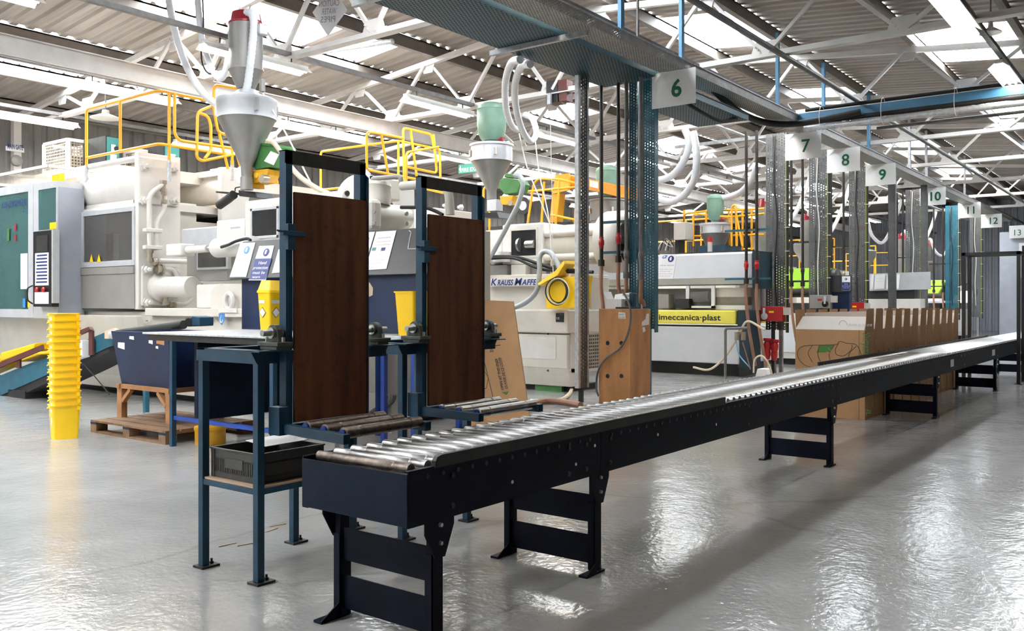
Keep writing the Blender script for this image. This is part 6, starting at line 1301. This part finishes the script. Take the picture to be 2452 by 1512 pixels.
t = thing('tape_dispenser', 'dark blue hand tool on the plywood box beside the white carton', 'tool', (11.62, 6.6, bz + .005)); build(MB().box(11.45, 11.75, 6.52, 6.78, bz + .005, bz + .03), 'tool_base', 'black', t, 0, .005); build(MB().frame((11.62, 6.58, bz + .13), (.05,0,0), (0,.04,0), (0,0,.11)), 'tool_body', 'blue_paint', t, 0, .015); build(MB().cyl((11.6, 6.62, bz + .2), (11.6, 6.74, bz + .22), .02, 10), 'tool_arm', 'steel', t, 1); build(MB().lathe([(.05, 0), (.05, .03)], (11.57, 6.62, bz + .09), (-1,0,0), 14), 'reel', 'black', t, 1)
hose(pX(11.33, [(1492, 700), (1503, 720), (1510, 750), (1506, 790), (1488, 830), (1450, 860), (1432, 890), (1428, 930), (1434, 950)]), .016, 'grey_pipe', 'grey cable hanging in a curve over the plywood box face', None, 8, 'cable', 'cable')
for i, (pp, r, m) in enumerate((([(1262, 975), (1300, 962), (1345, 963), (1390, 970)], .045, 'hose_brown'), ([(1255, 978), (1290, 962), (1340, 958), (1362, 945), (1370, 930)], .03, 'hose_cream'), ([(1270, 958), (1310, 960), (1350, 968)], .012, 'cable_white'))):
    hose([aZ(x, min(y, 990), r + .005 + (.25 if (i == 1 and k >= 3) else 0)) if False else aZ(x, y, r + .005) for k, (x, y) in enumerate(pp)], r, m, ['thick brown hose lying on the floor by the slotted post', 'cream hose lying on the floor by the slotted post', 'thin white cable lying on the floor by the brown hose'][i], None, 8)
hose(pX(16.6, [(1830, 790), (1790, 770), (1770, 800), (1740, 850), (1700, 885), (1660, 880)]), .022, 'hose_cream', 'cream air hose drooping across the grey white machine base')
t = thing('standpipe', 'thin dark standpipe with taps in front of the grey white machine', 'pipe', aX(1737, 880, 16.5)); q = aX(1737, 880, 16.5); build(MB().tube(rnd([V((q.x, q.y, 0)), V((q.x, q.y, zX(1737, 787, 16.5))), aX(1790, 786, 16.5)], .06), .028, 8), 'pipe', 'grey_pipe', t, 1)
for px in (1765, 1780): build(MB().lathe([(.05, 0), (.05, .16)], aX(px, 815, 16.5), n=10), 'regulator', 'brass', t, 1)
for i, pp in enumerate(([(1762, 815), (1770, 850), (1795, 880)], [(1778, 820), (1790, 860), (1797, 885)])): hose(pX(16.5, pp), .012, ['cable_blue', 'hose_brown'][i], ['thin blue air line below the taps', 'thin brown air line below the taps'][i], None, 6, 'cable', 'air_line')

# ================================================================ row of tall cartons beyond the conveyor
XS = [11.8, 12.24, 12.74, 13.24, 13.72, 14.22, 14.74, 15.18, 15.7, 16.2, 16.68, 17.2]
def carton(x, label, printed):
    y0, y1, d, h = 3.30, 4.20, .40, 1.15
    t = thing('tall_carton', label, 'carton', (x, 3.75, 0), 'tall cartons')
    build(MB().box(x, x + d, y0, y1, 0, h), 'carton_body', 'carton', t)
    build(MB().prism([(x, y0 + .01, h), (x, y1, h), (x + .12, y1 - .06, h + .17), (x + .12, y0 + .01, h + .17)], (.004, 0, .002)), 'front_flap', 'carton_white', t)
    build(MB().prism([(x + .03, y0, h), (x + d - .0, y0, h), (x + d - .02, y0 - .01, h + .27), (x + .05, y0 - .01, h + .27)], (0, .004, 0)), 'side_flap', 'carton', t)
    build(MB().prism([(x + .03, y1, h), (x + d, y1, h), (x + d, y1 + .01, h + .26), (x + .03, y1 + .01, h + .26)], (0, .004, 0)), 'side_flap', 'carton', t)
    build(MB().prism([(x + d, y0 + .01, h), (x + d, y1, h), (x + d - .05, y1 - .02, h + .22), (x + d - .05, y0 + .01, h + .22)], (.004, 0, 0)), 'back_flap', 'carton_white', t)
    build(MB().prism([(x + .14, y0 - .001, .80), (x + .26, y0 - .001, .80), (x + .20, y0 - .001, .88)], (0, -.002, 0)), 'arrow_mark', 'ink_brown', t)
    text('THIS END', (x + .22, y0 - .002, .45), (0,0,1), (-1,0,0), .07, 'ink_brown', t, width=.3)
    if printed:
        f = x - .002
        build(MB().box(f, f + .001, yX(2058, x), yX(2056.6, x), 0, h), 'printed_seam', 'ink_green', t)
        text('Sharpsafe', (f, yX(2066, x), zX(2070, 797, x)), (0,0,-1), (0,-1,0), .15, 'ink_green', t, width=zX(2070, 797, x) - zX(2070, 851, x))
        pn = build(MB().prism(pX(f, [(1955, 845), (1965, 826), (1998, 825), (1987, 844)]), (.001, 0, 0)), 'green_panel', 'ink_green', t)
        text('7L', aX(1983, 830, f - .002), (0,.35,-1), (0,-1,-.35), .12, 'carton', pn)
        for pl in ([(2063, 852), (2055, 832), (2045, 824), (2030, 823), (2010, 818), (1998, 826), (1925, 829), (1909, 848), (1922, 872), (1950, 880), (2010, 875)], [(1945, 828), (1935, 846), (1945, 868)], [(1962, 827), (1958, 850), (1966, 870)], [(1998, 826), (1985, 850), (1992, 872)], [(2050, 830), (2035, 845), (2028, 868)], [(2008, 822), (2000, 838), (2004, 850), (2022, 852), (2038, 838), (2040, 826)]):
            build(MB().tube(spline(pX(f, pl), 4), .004, 4), 'printed_line', 'ink_brown', t)
        text('7L', (f, yX(2074, x), .15), (0,0,-1), (0,-1,0), .09, 'ink_green', t)
        u_ = V((.12, 0, .17)).normalized(); text('OUVRIR DE CE CÔTÉ', (x - .002, yX(2030, x), h + .05), (0,-1,0), u_, .05, 'ink_grey', t, width=.3)
        build(MB().tube([V((x + .045, yX(2016, x) + .05 * math.cos(a), h + .07 + .05 * math.sin(a))) for a in [2 * math.pi * k / 16 for k in range(17)]], .003, 4), 'round_symbol', 'ink_grey', t)
    return t
c0_ = carton(XS[0], 'tall brown carton with printed outlines and white flap, nearest of the carton row', True)
c1_ = carton(XS[1], 'tall brown open carton, second in the row from the near end', False)
for k in range(2, len(XS)): dup(c1_, (XS[k], 3.75, 0), 'tall brown open carton standing in the row, %s from the near end' % ORD[k], 'tall cartons')
solo(MB().box(11.99, 12.23, 3.34, 4.16, 1.02, 1.30), 'carton_sheet', 'carton', 'folded brown sheet standing between the first two tall cartons', 'carton') if False else None
# ================================================================ black gantry frame over the conveyor, fire exit, caution sign
t = thing('steel_gantry', 'black square steel frame standing over the conveyor at the right edge', 'frame', (19.0, 3, 0))
for x in (18.75, 19.32):
    for y in (2.50, 3.42):
        o = build(MB().box(x - .03, x + .03, y - .03, y + .03, .01, 2.40), 'leg', 'black', t); build(MB().box(x - .07, x + .07, y - .06, y + .06, 0, .012), 'foot_plate', 'black', o)
for x in (18.75, 19.32): build(MB().box(x - .03, x + .03, 2.47, 3.45, 2.40, 2.46), 'top_bar', 'black', t)
for y in (2.50, 3.42): build(MB().box(18.72, 19.35, y - .03, y + .03, 2.40, 2.46), 'top_bar', 'black', t)
t = thing('exit_sign', 'green FIRE EXIT sign with an arrow behind the cone hopper', 'sign', aX(1120, 400, 17.96)); a, b_ = aX(1098, 395, 17.96), aX(1142, 411, 17.96)
mat('exit_green', (.02,.25,.17), .5, 0, 0)
build(MB().box(17.96, 17.98, b_.y - .3, a.y, b_.z, a.z), 'sign_board', 'exit_green', t); text('FIRE EXIT', (17.955, a.y - .10, b_.z + .03), (0,-1,0), (0,0,1), .14, 'sign_white', t, bold=.02, width=.58)
build(MB().prism([(17.954, a.y - .02, (a.z+b_.z)/2), (17.954, a.y - .085, b_.z + .02), (17.954, a.y - .085, a.z - .02)], (.002, 0, 0)), 'arrow', 'sign_white', t)
for yy in (b_.y - .2, a.y - .1): build(MB().cyl((17.97, yy, a.z), (17.97, yy, 5.36), .006, 5), 'hanger_wire', 'grey_pipe', t)
t = thing('caution_sign', 'grey diamond CAUTION WATER PIPES sign seen from behind, hanging under the rooflight', 'sign', aX(790, 30, 9.2))
D = 9.2; c = aX(789, 22, D); u1 = (aX(831, 24, D) - aX(785, 87, D)); n0 = aX(785, 87, D); w0 = aX(748, 30, D) - n0
build(MB().prism([n0, n0 + u1, n0 + u1 + w0, n0 + w0], (.006, 0, 0)), 'sign_board', 'sign_grey', t) if 'sign_grey' in M else None
mat('sign_grey', (.45,.43,.44), .5, 0, .03, 3.)
build(MB().prism([n0, n0 + u1, n0 + u1 + w0, n0 + w0], (.006, 0, 0)), 'sign_board', 'sign_grey', t)
ux = (u1 - w0).normalized() * -1; uy = (u1 + w0).normalized(); n_ = V((1, 0, 0))
for s_, k in (('CAUTION', .66), ('WATER', .50), ('PIPES', .34)):
    wd_ = .34 if s_ != 'CAUTION' else .46; p0 = n0 + (u1 + w0) * (k - .06) - ux * (wd_ / 2) - V((.012, 0, 0))
    # the lettering is read from the other side: it shows mirrored here
    text(s_, p0, ux, uy, .13, 'grey_pipe', t, width=wd_)
build(MB().cyl(n0 + u1 + w0, n0 + u1 + w0 + V((0, 0, .6)), .006, 5), 'hanger_wire', 'grey_pipe', t)
# black speaker and brown board behind the teal tray
t = thing('loudspeaker', 'black loudspeaker with a brown side hanging under the teal tray', 'speaker', aX(1325, 215, 13.5)); a, b_ = aX(1308, 195, 13.5), aX(1335, 243, 13.5); build(MB().box(13.5, 13.8, b_.y, a.y, b_.z, a.z), 'speaker_body', 'black', t); build(MB().prism(pX(13.48, [(1335, 192), (1357, 190), (1357, 241), (1339, 243)]), (.2, 0, 0)), 'speaker_side', 'carton_dark' if 'carton_dark' in M else 'red_rust', t)
b_ = aX(1316, 190, 13.45); build(MB().box(13.42, 13.47, b_.y - .04, b_.y + .04, a.z - .45, 5.36), 'bracket', 'galv', t)
ribbed([aX(1640, 310, 15.5), aX(1650, 340, 15.5), aX(1640, 380, 15.6), aX(1610, 420, 15.8), aX(1570, 432, 16), aX(1530, 425, 16.2)], .07, 'white ribbed hose curving left from the bar under sign 7, upper')
ribbed([aX(1660, 315, 15.3), aX(1668, 370, 15.3), aX(1662, 430, 15.4), aX(1635, 470, 15.6), aX(1600, 483, 15.8), aX(1560, 465, 16), aX(1530, 440, 16)], .07, 'white ribbed hose in a wide loop right of the teal post, lower')
ribbed([aX(1815, 395, 17.4), aX(1800, 430, 17.6), aX(1775, 460, 17.8), aX(1740, 473, 18.0), aX(1722, 474, 18.0)], .07, 'white ribbed hose joining the green loader of the grey white machine')
# small things on the floor under the stand
for i, (px, py, ang) in enumerate(((590, 1304, .2), (650, 1270, -.2), (665, 1258, .15), (545, 1305, .1))):
    q = aZ(px, py, .003); d = V((math.cos(ang), -math.sin(ang), 0)) * .06; solo(MB().bar(q - d, q + d, .008, .005), 'wood_splinter', 'ply_edge', 'thin pale splinter on the floor by the blue stand legs, %s' % ['left one', 'middle one', 'rearmost', 'leftmost'][i], 'splinter', 'splinters on the floor')
